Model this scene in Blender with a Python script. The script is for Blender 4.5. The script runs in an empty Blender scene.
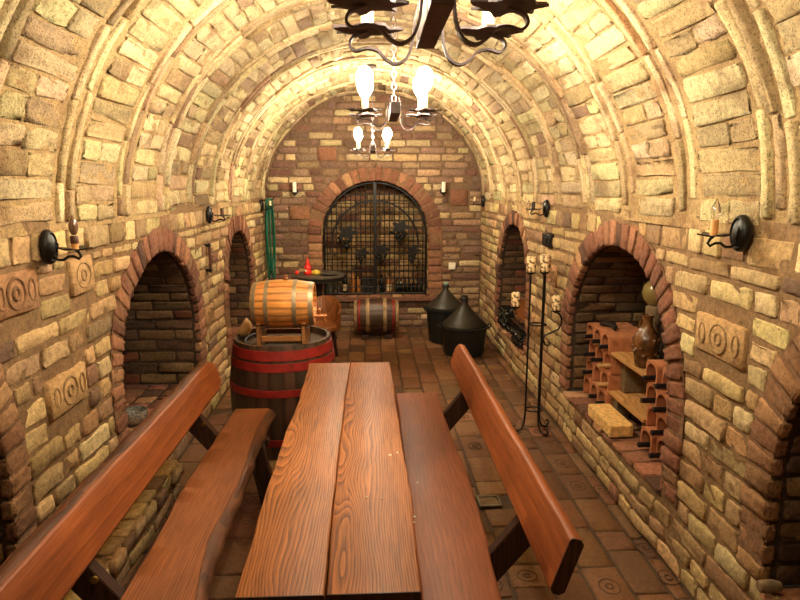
import bpy, bmesh, math, random
import numpy as np
from mathutils import Vector, Matrix
PI = math.pi
rng = np.random.default_rng(7)
random.seed(7)
scene = bpy.context.scene
COL = scene.collection

# ------------------------------------------------------------------ room measures (metres)
XL, XR = -1.27, 1.38           # side walls
YF, YB = -1.0, 7.45            # wall behind the camera, far wall
ZS = 1.60                      # springing of the vault
CX, VA, VB = 0.055, 1.325, 1.27
CAMZ = 1.75

def lin(r, g, b):
    f = lambda c: (c/255/12.92 if c/255 <= .04045 else ((c/255+.055)/1.055)**2.4)
    return (f(r), f(g), f(b))

# ------------------------------------------------------------------ materials
def new_mat(name):
    m = bpy.data.materials.new(name); m.use_nodes = True
    nt = m.node_tree
    return m, nt, nt.nodes, nt.links, nt.nodes['Principled BSDF']

def simple(name, col, rough=.5, metal=0., spec=.5, coat=0., noise=.0, nscale=30, bump=0., trans=0., ior=1.45):
    m, nt, N, L, b = new_mat(name)
    b.inputs['Base Color'].default_value = (*col, 1)
    b.inputs['Roughness'].default_value = rough
    b.inputs['Metallic'].default_value = metal
    b.inputs['Specular IOR Level'].default_value = spec
    b.inputs['Coat Weight'].default_value = coat
    b.inputs['Transmission Weight'].default_value = trans
    b.inputs['IOR'].default_value = ior
    if noise or bump:
        tc = N.new('ShaderNodeTexCoord')
        nz = N.new('ShaderNodeTexNoise'); nz.inputs['Scale'].default_value = nscale; nz.inputs['Detail'].default_value = 5
        L.new(tc.outputs['Object'], nz.inputs['Vector'])
        if noise:
            r = N.new('ShaderNodeValToRGB')
            r.color_ramp.elements[0].position = .3; r.color_ramp.elements[1].position = .7
            r.color_ramp.elements[0].color = (*[c*(1-noise) for c in col], 1)
            r.color_ramp.elements[1].color = (*[min(1, c*(1+noise)) for c in col], 1)
            L.new(nz.outputs['Fac'], r.inputs['Fac']); L.new(r.outputs['Color'], b.inputs['Base Color'])
        if bump:
            bp = N.new('ShaderNodeBump'); bp.inputs['Strength'].default_value = bump; bp.inputs['Distance'].default_value = .01
            L.new(nz.outputs['Fac'], bp.inputs['Height']); L.new(bp.outputs['Normal'], b.inputs['Normal'])
    return m

def masonry(name, rough=.92, spec=.25, fine=.5, bump=.55, stain=(110, 78, 54), stain_amt=.35, sscale=11, pits=(.30, .40)):
    """brick + mortar: per-brick colour attribute, mottled, pitted"""
    m, nt, N, L, b = new_mat(name)
    b.inputs['Specular IOR Level'].default_value = spec
    at = N.new('ShaderNodeAttribute'); at.attribute_name = 'col'
    geo = N.new('ShaderNodeNewGeometry')
    n1 = N.new('ShaderNodeTexNoise'); n1.inputs['Scale'].default_value = 42; n1.inputs['Detail'].default_value = 8; n1.inputs['Roughness'].default_value = .7
    n2 = N.new('ShaderNodeTexNoise'); n2.inputs['Scale'].default_value = sscale; n2.inputs['Detail'].default_value = 6; n2.inputs['Roughness'].default_value = .65
    n3 = N.new('ShaderNodeTexNoise'); n3.inputs['Scale'].default_value = 140; n3.inputs['Detail'].default_value = 4
    for n in (n1, n2, n3): L.new(geo.outputs['Position'], n.inputs['Vector'])
    mr = N.new('ShaderNodeMapRange'); mr.inputs['From Min'].default_value = .28; mr.inputs['From Max'].default_value = .72
    mr.inputs['To Min'].default_value = 1-fine; mr.inputs['To Max'].default_value = 1+fine*.62
    L.new(n1.outputs['Fac'], mr.inputs['Value'])
    mul = N.new('ShaderNodeVectorMath'); mul.operation = 'SCALE'
    L.new(at.outputs['Color'], mul.inputs[0]); L.new(mr.outputs['Result'], mul.inputs['Scale'])
    r2 = N.new('ShaderNodeMapRange'); r2.inputs['From Min'].default_value = .52; r2.inputs['From Max'].default_value = .68
    r2.inputs['To Min'].default_value = 0; r2.inputs['To Max'].default_value = stain_amt
    L.new(n2.outputs['Fac'], r2.inputs['Value'])
    mx = N.new('ShaderNodeMix'); mx.data_type = 'RGBA'
    L.new(r2.outputs['Result'], mx.inputs['Factor']); L.new(mul.outputs['Vector'], mx.inputs[6])
    mx.inputs[7].default_value = (*lin(*stain), 1)
    # dark pits
    r3 = N.new('ShaderNodeMapRange'); r3.inputs['From Min'].default_value = pits[0]; r3.inputs['From Max'].default_value = pits[1]
    r3.inputs['To Min'].default_value = .45; r3.inputs['To Max'].default_value = 1
    L.new(n3.outputs['Fac'], r3.inputs['Value'])
    ml = N.new('ShaderNodeVectorMath'); ml.operation = 'SCALE'
    L.new(mx.outputs[2], ml.inputs[0]); L.new(r3.outputs['Result'], ml.inputs['Scale'])
    L.new(ml.outputs['Vector'], b.inputs['Base Color'])
    b.inputs['Roughness'].default_value = rough
    ad = N.new('ShaderNodeMath'); ad.operation = 'MULTIPLY_ADD'; ad.inputs[1].default_value = .35
    L.new(n3.outputs['Fac'], ad.inputs[0]); L.new(n1.outputs['Fac'], ad.inputs[2])
    bp = N.new('ShaderNodeBump'); bp.inputs['Strength'].default_value = bump; bp.inputs['Distance'].default_value = .012
    L.new(ad.outputs[0], bp.inputs['Height']); L.new(bp.outputs['Normal'], b.inputs['Normal'])
    return m

def wood(name, dark, light, off=(0, 0, 0), period=.010, rough=.38, coat=.12, axis='Y', bump=.2, grain=.4, wob=.06, contrast=(.3, .8), blotch=.2):
    """flat-sawn timber: growth rings cut by the board give cathedral figure, with fibre along its length"""
    m, nt, N, L, b = new_mat(name)
    tc = N.new('ShaderNodeTexCoord')
    def mapped(k):
        mp = N.new('ShaderNodeMapping'); mp.inputs['Location'].default_value = off
        mp.inputs['Scale'].default_value = {'Y': (1, k, 1), 'X': (k, 1, 1), 'Z': (1, 1, k)}[axis]
        L.new(tc.outputs['Object'], mp.inputs['Vector']); return mp.outputs['Vector']
    mA, mB, mC = mapped(.22), mapped(.035), mapped(.10)
    wb = N.new('ShaderNodeTexNoise'); wb.inputs['Scale'].default_value = 7; wb.inputs['Detail'].default_value = 1.5; L.new(mA, wb.inputs['Vector'])
    vs = N.new('ShaderNodeVectorMath'); vs.operation = 'MULTIPLY_ADD'
    L.new(wb.outputs['Color'], vs.inputs[0]); vs.inputs[1].default_value = (wob*.45, 0, wob*1.7) if axis == 'Y' else (wob, wob, wob); L.new(mC, vs.inputs[2])
    wv = N.new('ShaderNodeTexWave'); wv.wave_type = 'RINGS'; wv.rings_direction = axis; wv.wave_profile = 'SAW'
    wv.inputs['Scale'].default_value = .314/period; wv.inputs['Distortion'].default_value = .6
    wv.inputs['Detail'].default_value = 2; wv.inputs['Detail Scale'].default_value = .35
    L.new(vs.outputs['Vector'], wv.inputs['Vector'])
    fib = N.new('ShaderNodeTexNoise'); fib.inputs['Scale'].default_value = 190; fib.inputs['Detail'].default_value = 4; fib.inputs['Roughness'].default_value = .65
    L.new(mB, fib.inputs['Vector'])
    big = N.new('ShaderNodeTexNoise'); big.inputs['Scale'].default_value = 5; big.inputs['Detail'].default_value = 5
    L.new(mapped(.5), big.inputs['Vector'])
    a1 = N.new('ShaderNodeMath'); a1.operation = 'MULTIPLY_ADD'; a1.inputs[1].default_value = grain
    L.new(wv.outputs['Fac'], a1.inputs[0])
    a2 = N.new('ShaderNodeMath'); a2.operation = 'MULTIPLY_ADD'; a2.inputs[1].default_value = .9; a2.inputs[2].default_value = .12-grain/2
    L.new(fib.outputs['Fac'], a2.inputs[0]); L.new(a2.outputs[0], a1.inputs[2])
    rp = N.new('ShaderNodeValToRGB'); e = rp.color_ramp.elements
    e[0].position, e[1].position = contrast
    e[0].color = (*dark, 1); e[1].color = (*light, 1)
    L.new(a1.outputs[0], rp.inputs['Fac'])
    mr = N.new('ShaderNodeMapRange'); mr.inputs['From Min'].default_value = .3; mr.inputs['From Max'].default_value = .7
    mr.inputs['To Min'].default_value = 1-blotch; mr.inputs['To Max'].default_value = 1+blotch*.7
    L.new(big.outputs['Fac'], mr.inputs['Value'])
    ml = N.new('ShaderNodeVectorMath'); ml.operation = 'SCALE'
    L.new(rp.outputs['Color'], ml.inputs[0]); L.new(mr.outputs['Result'], ml.inputs['Scale'])
    L.new(ml.outputs['Vector'], b.inputs['Base Color'])
    b.inputs['Roughness'].default_value = rough; b.inputs['Specular IOR Level'].default_value = .3
    b.inputs['Coat Weight'].default_value = coat; b.inputs['Coat Roughness'].default_value = .2
    bp = N.new('ShaderNodeBump'); bp.inputs['Strength'].default_value = bump; bp.inputs['Distance'].default_value = .003
    L.new(a1.outputs[0], bp.inputs['Height']); L.new(bp.outputs['Normal'], b.inputs['Normal'])
    return m

def staves(name, rough=.45, axis=2, amount=.35):
    """barrel staves: per-stave tint attribute with fibre along the stave"""
    m, nt, N, L, b = new_mat(name)
    at = N.new('ShaderNodeAttribute'); at.attribute_name = 'col'
    tc = N.new('ShaderNodeTexCoord'); mp = N.new('ShaderNodeMapping'); mp.inputs['Scale'].default_value = (1, 1, .08)
    L.new(tc.outputs['Object'], mp.inputs['Vector'])
    nz = N.new('ShaderNodeTexNoise'); nz.inputs['Scale'].default_value = 70; nz.inputs['Detail'].default_value = 6
    L.new(mp.outputs['Vector'], nz.inputs['Vector'])
    bl = N.new('ShaderNodeTexNoise'); bl.inputs['Scale'].default_value = 9; bl.inputs['Detail'].default_value = 4
    L.new(tc.outputs['Object'], bl.inputs['Vector'])
    ad = N.new('ShaderNodeMath'); ad.operation = 'ADD'; L.new(nz.outputs['Fac'], ad.inputs[0]); L.new(bl.outputs['Fac'], ad.inputs[1])
    mr = N.new('ShaderNodeMapRange'); mr.inputs['From Min'].default_value = .7; mr.inputs['From Max'].default_value = 1.3
    mr.inputs['To Min'].default_value = 1-amount; mr.inputs['To Max'].default_value = 1+amount*.6
    L.new(ad.outputs[0], mr.inputs['Value'])
    ml = N.new('ShaderNodeVectorMath'); ml.operation = 'SCALE'
    L.new(at.outputs['Color'], ml.inputs[0]); L.new(mr.outputs['Result'], ml.inputs['Scale'])
    L.new(ml.outputs['Vector'], b.inputs['Base Color']); b.inputs['Roughness'].default_value = rough
    bp = N.new('ShaderNodeBump'); bp.inputs['Strength'].default_value = .25; bp.inputs['Distance'].default_value = .004
    L.new(nz.outputs['Fac'], bp.inputs['Height']); L.new(bp.outputs['Normal'], b.inputs['Normal'])
    return m

M = {}
M['masonry'] = masonry('old_brick_masonry')
M['vault'] = masonry('limewashed_vault_brick', fine=.42, bump=.8, pits=(.36, .45), stain=(118, 82, 56), stain_amt=.75, sscale=3.6)
M['paving'] = masonry('brick_paving', rough=.7, spec=.35, fine=.35, bump=.35, stain=(90, 62, 42), stain_amt=.35)
M['table_left'] = wood('oak_plank_left', lin(90, 49, 22), lin(176, 107, 54), off=(.235, .31, -.728), period=.0075, grain=.45, wob=.085, rough=.52, coat=.02)
M['table_right'] = wood('oak_plank_right', lin(92, 49, 22), lin(180, 110, 56), off=(-.005, .77, -.732), period=.0075, grain=.45, wob=.085, rough=.52, coat=.02)
M['bench'] = wood('stained_bench_wood', lin(94, 47, 25), lin(142, 77, 43), off=(-.3, .1, -.3), period=.014, grain=.16, rough=.52, coat=.02)
M['bench_pale'] = wood('worn_bench_wood', lin(92, 50, 27), lin(152, 90, 51), off=(.7, .1, -.42), period=.011, grain=.25, rough=.52, coat=.02)
M['bench_back'] = wood('stained_backrest_wood', lin(104, 51, 23), lin(158, 86, 42), off=(.9, .2, -.68), period=.016, grain=.2, rough=.52, coat=.02, blotch=.3)
M['vat_lid'] = wood('dark_oak_head', lin(52, 36, 26), lin(92, 66, 46), off=(.1, .2, .1), period=.012, grain=.3, rough=.6, coat=0)
M['cask_head'] = wood('pale_oak_head', lin(150, 92, 44), lin(206, 136, 70), off=(.1, .2, .1), period=.012, grain=.3, rough=.5, coat=0)
M['bark'] = wood('rough_bark_edge', lin(58, 34, 20), lin(112, 66, 38), off=(.4, .1, .2), period=.02, grain=.3, rough=.65, coat=0, bump=.6, blotch=.4)
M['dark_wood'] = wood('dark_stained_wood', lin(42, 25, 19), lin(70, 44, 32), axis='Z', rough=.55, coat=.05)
M['plank'] = wood('bare_plank', lin(150, 100, 55), lin(205, 158, 98), off=(.1, .2, .3), rough=.7, coat=0)
M['tub_wood'] = wood('brown_tub_wood', lin(104, 58, 28), lin(160, 98, 52), axis='Z', rough=.5, coat=.1)
M['cradle'] = wood('cradle_wood', lin(110, 66, 36), lin(166, 112, 62), axis='X', rough=.6, coat=0)
M['staves'] = staves('barrel_staves')
M['iron'] = simple('black_wrought_iron', lin(22, 19, 18), rough=.42, metal=.3, spec=.5, noise=.3, bump=.2)
M['chand_iron'] = simple('glare_lightened_iron', lin(88, 74, 74), rough=.55, metal=.2, noise=.3)  # iron lightened and tinted, lens glare put into its colour
M['gal'] = simple('galvanised_hoop', lin(150, 134, 106), rough=.5, metal=.6, noise=.25, nscale=18)
M['old_hoop'] = simple('aged_grey_hoop', lin(150, 122, 88), rough=.6, metal=.3, noise=.35, nscale=18)
M['red_hoop'] = simple('red_painted_hoop', lin(132, 32, 26), rough=.45, noise=.3, nscale=14)
M['brass'] = simple('aged_brass', lin(150, 118, 60), rough=.35, metal=.9, noise=.25)
M['tap'] = simple('copper_brown_tap', lin(176, 110, 62), rough=.4, metal=.4)
M['wick'] = simple('black_basket_plastic', lin(21, 23, 22), rough=.5, noise=.25, nscale=60, bump=.3)
M['demi'] = simple('dark_olive_glass', lin(40, 35, 28), rough=.45, spec=.45, coat=.0, noise=.3, nscale=8)
M['cap'] = simple('pale_green_cap', lin(130, 168, 150), rough=.4)
M['bottle'] = simple('black_green_bottle_glass', lin(16, 20, 17), rough=.12, spec=.7, coat=.5)
M['capsule'] = simple('silver_grey_capsule', lin(118, 116, 112), rough=.25, metal=.6)
M['capsule_dark'] = simple('black_capsule', lin(24, 22, 24), rough=.35)
M['cork'] = simple('cork', lin(190, 150, 100), rough=.8, noise=.2)
M['amber'] = simple('amber_bottle', lin(176, 112, 54), rough=.2, coat=.4)
M['terra'] = simple('terracotta_tile', lin(178, 112, 74), rough=.85, noise=.3, nscale=24, bump=.3)
M['block'] = simple('sandstone_block', lin(222, 178, 112), rough=.9, noise=.3, nscale=40, bump=.6)
M['jug'] = simple('brown_glazed_clay', lin(96, 62, 34), rough=.22, coat=.5, noise=.6, nscale=22, bump=.9)
M['cream'] = simple('cream_candle_sleeve', lin(236, 206, 160), rough=.5, noise=.12)
M['amber_sleeve'] = simple('amber_candle_sleeve', lin(214, 150, 84), rough=.5, noise=.2)
M['brown_sleeve'] = simple('half_burnt_brown_sleeve', lin(84, 50, 36), rough=.5)
M['white'] = simple('white_plastic', lin(232, 222, 204), rough=.45)
M['green'] = simple('green_rubber_hose', lin(16, 92, 68), rough=.4)
M['red'] = simple('red_glaze', lin(222, 38, 34), rough=.3, coat=.3)
M['yellow'] = simple('yellow_fabric', lin(200, 168, 62), rough=.7, noise=.3, nscale=60)
M['dark'] = simple('dark_iron_brown', lin(36, 28, 24), rough=.6, noise=.3)
M['grey_metal'] = simple('dull_grey_metal', lin(120, 112, 98), rough=.35, metal=.7, noise=.3, nscale=12)
M['jar'] = simple('jar_glass', lin(150, 150, 138), rough=.08, trans=.75, spec=.6)
M['clear'] = simple('clear_bulb_glass', (.95, .93, .88), rough=.03, trans=.95)
M['smoke'] = simple('smoky_bulb_glass', lin(112, 84, 68), rough=.1, coat=.6, spec=.7)
M['label'] = simple('cream_paper', lin(208, 180, 136), rough=.7)
M['pale_wood'] = simple('pale_turned_wood', lin(214, 168, 108), rough=.55, noise=.15)
M['mesh'] = simple('silver_mesh_glass', lin(168, 166, 160), rough=.15, metal=.5, noise=.6, nscale=90, bump=.8)
M['gold'] = simple('olive_gold_glass', lin(128, 108, 62), rough=.18, coat=.6, noise=.15, nscale=10)
M['stone'] = simple('weathered_grey_stone', lin(120, 98, 72), rough=.9, noise=.3, nscale=30, bump=.5)

def mottled():
    m, nt, N, L, b = new_mat('mottled_cream_and_brown_wax')
    tc = N.new('ShaderNodeTexCoord'); v = N.new('ShaderNodeTexVoronoi'); v.inputs['Scale'].default_value = 52
    nz = N.new('ShaderNodeTexNoise'); nz.inputs['Scale'].default_value = 40; nz.inputs['Detail'].default_value = 3
    L.new(tc.outputs['Object'], v.inputs['Vector']); L.new(tc.outputs['Object'], nz.inputs['Vector'])
    r = N.new('ShaderNodeValToRGB'); r.color_ramp.elements[0].position = .42; r.color_ramp.elements[1].position = .56
    r.color_ramp.elements[0].color = (*lin(96, 60, 34), 1); r.color_ramp.elements[1].color = (*lin(240, 210, 162), 1)
    L.new(nz.outputs['Fac'], r.inputs['Fac']); L.new(r.outputs['Color'], b.inputs['Base Color'])
    b.inputs['Roughness'].default_value = .5
    return m
M['mottled'] = mottled()

def glow(name, col, s):
    m, nt, N, L, b = new_mat(name)
    b.inputs['Base Color'].default_value = (1, .95, .85, 1)
    b.inputs['Emission Color'].default_value = (*col, 1); b.inputs['Emission Strength'].default_value = s
    return m
BULB = 270
M['bulb'] = glow('lit_bulb', (1, .892, .645), BULB*1.12)
M['dim_bulb'] = glow('dimmer_lit_bulb', (1, .892, .645), BULB*.45)

# ------------------------------------------------------------------ mesh helpers
class MB:
    def __init__(s): s.v = []; s.f = []; s.c = []; s.usecol = False
    def add(s, vs, fs, col=None):
        o = len(s.v); s.v += [tuple(p) for p in vs]; s.f += [tuple(i+o for i in f) for f in fs]
        if col is not None: s.usecol = True
        s.c += [col or (1, 1, 1)]*len(vs)
    def box(s, c, size, rot=None, taper=1.):
        x, y, z = [k/2 for k in size]
        vs = [Vector((sx*x*(taper if sz > 0 else 1), sy*y*(taper if sz > 0 else 1), sz*z)) for sz in (-1, 1) for sx, sy in ((-1, -1), (1, -1), (1, 1), (-1, 1))]
        if rot is not None: vs = [rot @ v for v in vs]
        s.add([v+Vector(c) for v in vs], [(3, 2, 1, 0), (4, 5, 6, 7), (0, 1, 5, 4), (1, 2, 6, 5), (2, 3, 7, 6), (3, 0, 4, 7)])
    def tube(s, pts, r, n=8, cap=True, flat=1.):
        P = [Vector(p) for p in pts]; R = r if hasattr(r, '__len__') else [r]*len(P)
        rings = []; up = None
        for i, p in enumerate(P):
            t = (P[min(i+1, len(P)-1)]-P[max(i-1, 0)])
            if t.length < 1e-9: t = Vector((0, 0, 1))
            t.normalize()
            if up is None:
                up = Vector((0, 0, 1)) if abs(t.z) < .9 else Vector((1, 0, 0))
            a = up - t*up.dot(t)
            if a.length < 1e-6: a = t.orthogonal()
            a.normalize(); up = a; b = t.cross(a)
            rings.append([p+(a*math.cos(2*PI*k/n)+b*math.sin(2*PI*k/n)*flat)*R[i] for k in range(n)])
        vs = [v for g in rings for v in g]; m = len(P)
        fs = [(i*n+k, i*n+(k+1) % n, (i+1)*n+(k+1) % n, (i+1)*n+k) for i in range(m-1) for k in range(n)]
        if cap: fs += [tuple(range(n-1, -1, -1)), tuple((m-1)*n+k for k in range(n))]
        s.add(vs, fs)
    def lathe(s, prof, c=(0, 0, 0), n=24, axis='Z', wob=None, cols=None, sx=1., sy=1., cap=True):
        """prof: (radius, height) list; closed by caps where radius > 0"""
        vs = []
        for r, h in prof:
            for k in range(n):
                a = 2*PI*k/n; rr = r*(wob(a, h) if wob else 1)
                p = (rr*math.cos(a)*sx, rr*math.sin(a)*sy, h)
                if axis == 'X': p = (p[2], p[0], p[1])
                elif axis == 'Y': p = (p[1], p[2], p[0])
                vs.append((p[0]+c[0], p[1]+c[1], p[2]+c[2]))
        m = len(prof)
        fs = [(i*n+k, i*n+(k+1) % n, (i+1)*n+(k+1) % n, (i+1)*n+k) for i in range(m-1) for k in range(n)]
        if cap: fs += [tuple(range(n-1, -1, -1)), tuple((m-1)*n+k for k in range(n))]
        else: fs += [((m-1)*n+k, (m-1)*n+(k+1) % n, (k+1) % n, k) for k in range(n)]
        o = len(s.v); s.add(vs, fs)
        if cols:
            s.usecol = True
            for i in range(m):
                for k in range(n): s.c[o+i*n+k] = cols(2*PI*k/n)
    def loft(s, secs, cap=True):
        n = len(secs[0]); m = len(secs)
        vs = [v for g in secs for v in g]
        fs = [(i*n+k, i*n+(k+1) % n, (i+1)*n+(k+1) % n, (i+1)*n+k) for i in range(m-1) for k in range(n)]
        if cap: fs += [tuple(range(n-1, -1, -1)), tuple((m-1)*n+k for k in range(n))]
        s.add(vs, fs)
    def prism(s, pts, d):
        """closed outline pts (3-D, planar) pushed by vector d"""
        P = [Vector(p) for p in pts]; d = Vector(d); n = len(P)
        s.add(P+[p+d for p in P], [tuple(range(n-1, -1, -1)), tuple(range(n, 2*n))]+[(k, (k+1) % n, n+(k+1) % n, n+k) for k in range(n)])
    def ball(s, c, r, n=12, sz=1.):
        k = max(6, n//2+2)
        s.lathe([(max(1e-4, r*math.sin(PI*i/k)), -r*sz*math.cos(PI*i/k)) for i in range(k+1)], c, n)
    def build(s, name, mat, parent=None, bevel=0, smooth=35):
        org = ORG.get(parent.name, Vector((0, 0, 0))) if parent else getattr(s, 'org', Vector((0, 0, 0)))
        me = bpy.data.meshes.new(name)
        me.from_pydata([tuple(Vector(v)-org) for v in s.v], [], s.f)
        bm = bmesh.new(); bm.from_mesh(me); bmesh.ops.recalc_face_normals(bm, faces=bm.faces); bm.to_mesh(me); bm.free()
        me.shade_smooth(); me.set_sharp_from_angle(angle=math.radians(smooth))
        if s.usecol:
            a = me.color_attributes.new('col', 'FLOAT_COLOR', 'POINT')
            a.data.foreach_set('color', [q for c in s.c for q in (*c, 1)])
        me.materials.append(mat)
        o = bpy.data.objects.new(name, me); COL.objects.link(o)
        if parent: o.parent = parent
        else: o.location = org
        ORG[o.name] = org
        if bevel:
            b = o.modifiers.new('bevel', 'BEVEL'); b.width = bevel; b.segments = 2; b.limit_method = 'ANGLE'
        return o
ORG = {}

def tag(o, label=None, cat=None, group=None, kind=None):
    if label: o['label'] = label
    if cat: o['category'] = cat
    if group: o['group'] = group
    if kind: o['kind'] = kind
    return o

def thing(name, loc, label, cat, group=None):
    o = bpy.data.objects.new(name, None); COL.objects.link(o); o.location = loc; o.empty_display_size = .05
    ORG[o.name] = Vector(loc)
    return tag(o, label, cat, group)

def single(mb, name, mat, loc, label, cat, group=None, bevel=0, smooth=35):
    mb.org = Vector(loc)
    return tag(mb.build(name, mat, None, bevel, smooth), label, cat, group)

def dup(root, loc, label=None, group=None):
    def cp(o, par):
        c = o.copy(); COL.objects.link(c)
        if par: c.parent = par
        for ch in o.children: cp(ch, c)
        return c
    r = cp(root, None); r.location = loc; ORG[r.name] = Vector(loc)
    if label: r['label'] = label
    if group: r['group'] = group
    return r

# ------------------------------------------------------------------ masonry builder
class Masonry:
    def __init__(s): s.V = []; s.F = []; s.C = []; s.n = 0
    def put(s, P, F, C):
        s.V.append(P); s.F.append(F+s.n); s.C.append(C); s.n += len(P)
    def bricks(s, rects, mapf, pal, h=.008, hj=.004, jit=.0024, e=(.0028, .0075), rnd=.008, cols=None):
        if len(rects) == 0: return
        R = np.array(rects, float); n = len(R)
        L = R[:, 1]-R[:, 0]; H = R[:, 3]-R[:, 2]
        e1 = np.minimum(e[0], np.minimum(L, H)*.15); e2 = np.minimum(e[1], np.minimum(L, H)*.3)
        z = np.zeros(n)
        S = np.stack([z, e1, e2, L*.34, L*.66, L-e2, L-e1, L], 1)
        T = np.stack([z, e1, e2, H*.5, H-e2, H-e1, H], 1)
        a, b = S.shape[1], T.shape[1]
        U = np.repeat(S[:, :, None], b, 2); V = np.repeat(T[:, None, :], a, 1)
        ring = np.minimum(np.minimum(np.arange(a), a-1-np.arange(a))[:, None], np.minimum(np.arange(b), b-1-np.arange(b))[None, :])
        hh = np.maximum(.003, h+hj*rng.standard_normal(n))[:, None, None]
        W = np.where(ring == 0, -.012, np.where(ring == 1, .72, 1.)*hh)
        # rounded corners
        cs = np.zeros((a, b)); ct = np.zeros((a, b))
        for i in (0, 1, a-2, a-1):
            for j in (0, 1, b-2, b-1):
                k = 1. if ring[i, j] == 0 and (i in (0, a-1)) and (j in (0, b-1)) else .5
                cs[i, j] = k if i < 2 else -k; ct[i, j] = k if j < 2 else -k
        rr = rnd*(.5+rng.random((n, a, b)))
        U = U+cs*rr; V = V+ct*rr
        edge = (ring <= 2)
        U = U+np.where(edge, rng.standard_normal((n, a, b))*jit, 0)
        V = V+np.where(edge, rng.standard_normal((n, a, b))*jit, 0)
        W = W+rng.standard_normal((n, a, b))*np.where(ring == 0, 0, jit*.75)
        # tilt and small turn
        tl = rng.standard_normal((n, 2, 1, 1))*.018
        uc, vc = U-L[:, None, None]/2, V-H[:, None, None]/2
        W = W+tl[:, 0]*uc+tl[:, 1]*vc
        g = rng.standard_normal((n, 1, 1))*.012
        U, V = U-g*vc, V+g*uc
        U = U+R[:, 0][:, None, None]; V = V+R[:, 2][:, None, None]
        P = mapf(U.ravel(), V.ravel(), W.ravel())
        idx = np.arange(a*b).reshape(a, b)
        q = np.stack([idx[:-1, :-1], idx[1:, :-1], idx[1:, 1:], idx[:-1, 1:]], -1).reshape(-1, 4)
        F = (q[None]+(np.arange(n)*a*b)[:, None, None]).reshape(-1, 4)
        if cols is None:
            p = np.array([w for w, _ in pal]); p = p/p.sum()
            base = np.array([lin(*c) for _, c in pal])[rng.choice(len(pal), n, p=p)]
            cols = base*(1+.13*rng.standard_normal((n, 1)))*(1+.04*rng.standard_normal((n, 3)))
        s.put(P, F, np.repeat(np.clip(cols, .01, .95), a*b, 0))
    def grid(s, us, lo, hi, nv, mapf, col, amp=.004):
        us = np.array(us, float); t = np.linspace(0, 1, nv)
        lo = np.broadcast_to(lo, us.shape); hi = np.broadcast_to(hi, us.shape)
        U = np.repeat(us[:, None], nv, 1); V = lo[:, None]+(hi-lo)[:, None]*t[None]
        W = amp*rng.standard_normal(U.shape)-.001
        W[0] = W[-1] = 0; W[:, 0] = W[:, -1] = 0
        P = mapf(U.ravel(), V.ravel(), W.ravel())
        idx = np.arange(U.size).reshape(U.shape)
        F = np.stack([idx[:-1, :-1], idx[1:, :-1], idx[1:, 1:], idx[:-1, 1:]], -1).reshape(-1, 4)
        c = np.array(lin(*col))[None]*(1+.06*rng.standard_normal((U.size, 1)))
        s.put(P, F, np.clip(c, .01, .95))
    def oval(s, uc, vc, ru, rv, r, mapf, col, w0=.014, n=28):
        """raised oval moulding of a stamped brick, with a worn motif inside"""
        a = np.linspace(0, 2*PI, n, endpoint=False); k = np.linspace(0, PI, 5)
        A, K = np.meshgrid(a, k, indexing='ij')
        U = uc+(ru+r*np.cos(K))*np.cos(A); V = vc+(rv+r*np.cos(K))*np.sin(A); W = w0+r*np.sin(K)*.9
        P = mapf(U.ravel(), V.ravel(), W.ravel())
        idx = np.arange(n*5).reshape(n, 5); nx = np.roll(idx, -1, 0)
        F = np.stack([idx[:, :-1], nx[:, :-1], nx[:, 1:], idx[:, 1:]], -1).reshape(-1, 4)
        s.put(P, F, np.tile(np.array(lin(*col)), (n*5, 1)))
    def stamp(s, u0, u1, v0, v1, mapf, col, h=.016):
        c = np.array([lin(*col)])
        s.bricks([(u0, u1, v0, v1)], mapf, None, h=h, hj=0, cols=c, jit=.002)
        d = [k*.82 for k in col]
        L, H = u1-u0, v1-v0
        if L > 1.6*H:
            s.oval((u0+u1)/2, (v0+v1)/2, H*.34, H*.36, .006, mapf, d, h)
            for t in (.16, .84): s.oval(u0+L*t, (v0+v1)/2, H*.13, H*.26, .005, mapf, d, h)
            s.oval((u0+u1)/2, (v0+v1)/2, H*.12, H*.14, .007, mapf, d, h)
        else:
            s.oval((u0+u1)/2, (v0+v1)/2, L*.30, H*.34, .005, mapf, d, h)
            s.oval((u0+u1)/2, (v0+v1)/2, L*.10, H*.14, .006, mapf, d, h)
    def build(s, name, mat, kind='structure'):
        V = np.concatenate(s.V).astype(np.float32); F = np.concatenate(s.F).astype(np.int32); C = np.concatenate(s.C).astype(np.float32)
        me = bpy.data.meshes.new(name)
        me.vertices.add(len(V)); me.vertices.foreach_set('co', V.ravel())
        me.loops.add(F.size); me.loops.foreach_set('vertex_index', F.ravel())
        me.polygons.add(len(F)); me.polygons.foreach_set('loop_start', np.arange(0, F.size, 4, dtype=np.int32))
        me.update(calc_edges=True); me.validate()
        at = me.color_attributes.new('col', 'FLOAT_COLOR', 'POINT')
        at.data.foreach_set('color', np.concatenate([C, np.ones((len(C), 1), np.float32)], 1).ravel())
        me.shade_smooth(); me.materials.append(mat)
        o = bpy.data.objects.new(name, me); COL.objects.link(o); o['kind'] = kind
        return o

def frame(O, U, V, N):
    O, U, V, N = [np.array(k, float) for k in (O, U, V, N)]
    def f(u, v, w):
        w = w+.010*np.sin(2.3*u+1.1)*np.sin(3.1*v+.4)+.005*np.sin(7.1*u+2.*v)
        return O+u[:, None]*U+v[:, None]*V+w[:, None]*N
    f.U, f.V, f.N, f.O = U, V, N, O
    return f

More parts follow.
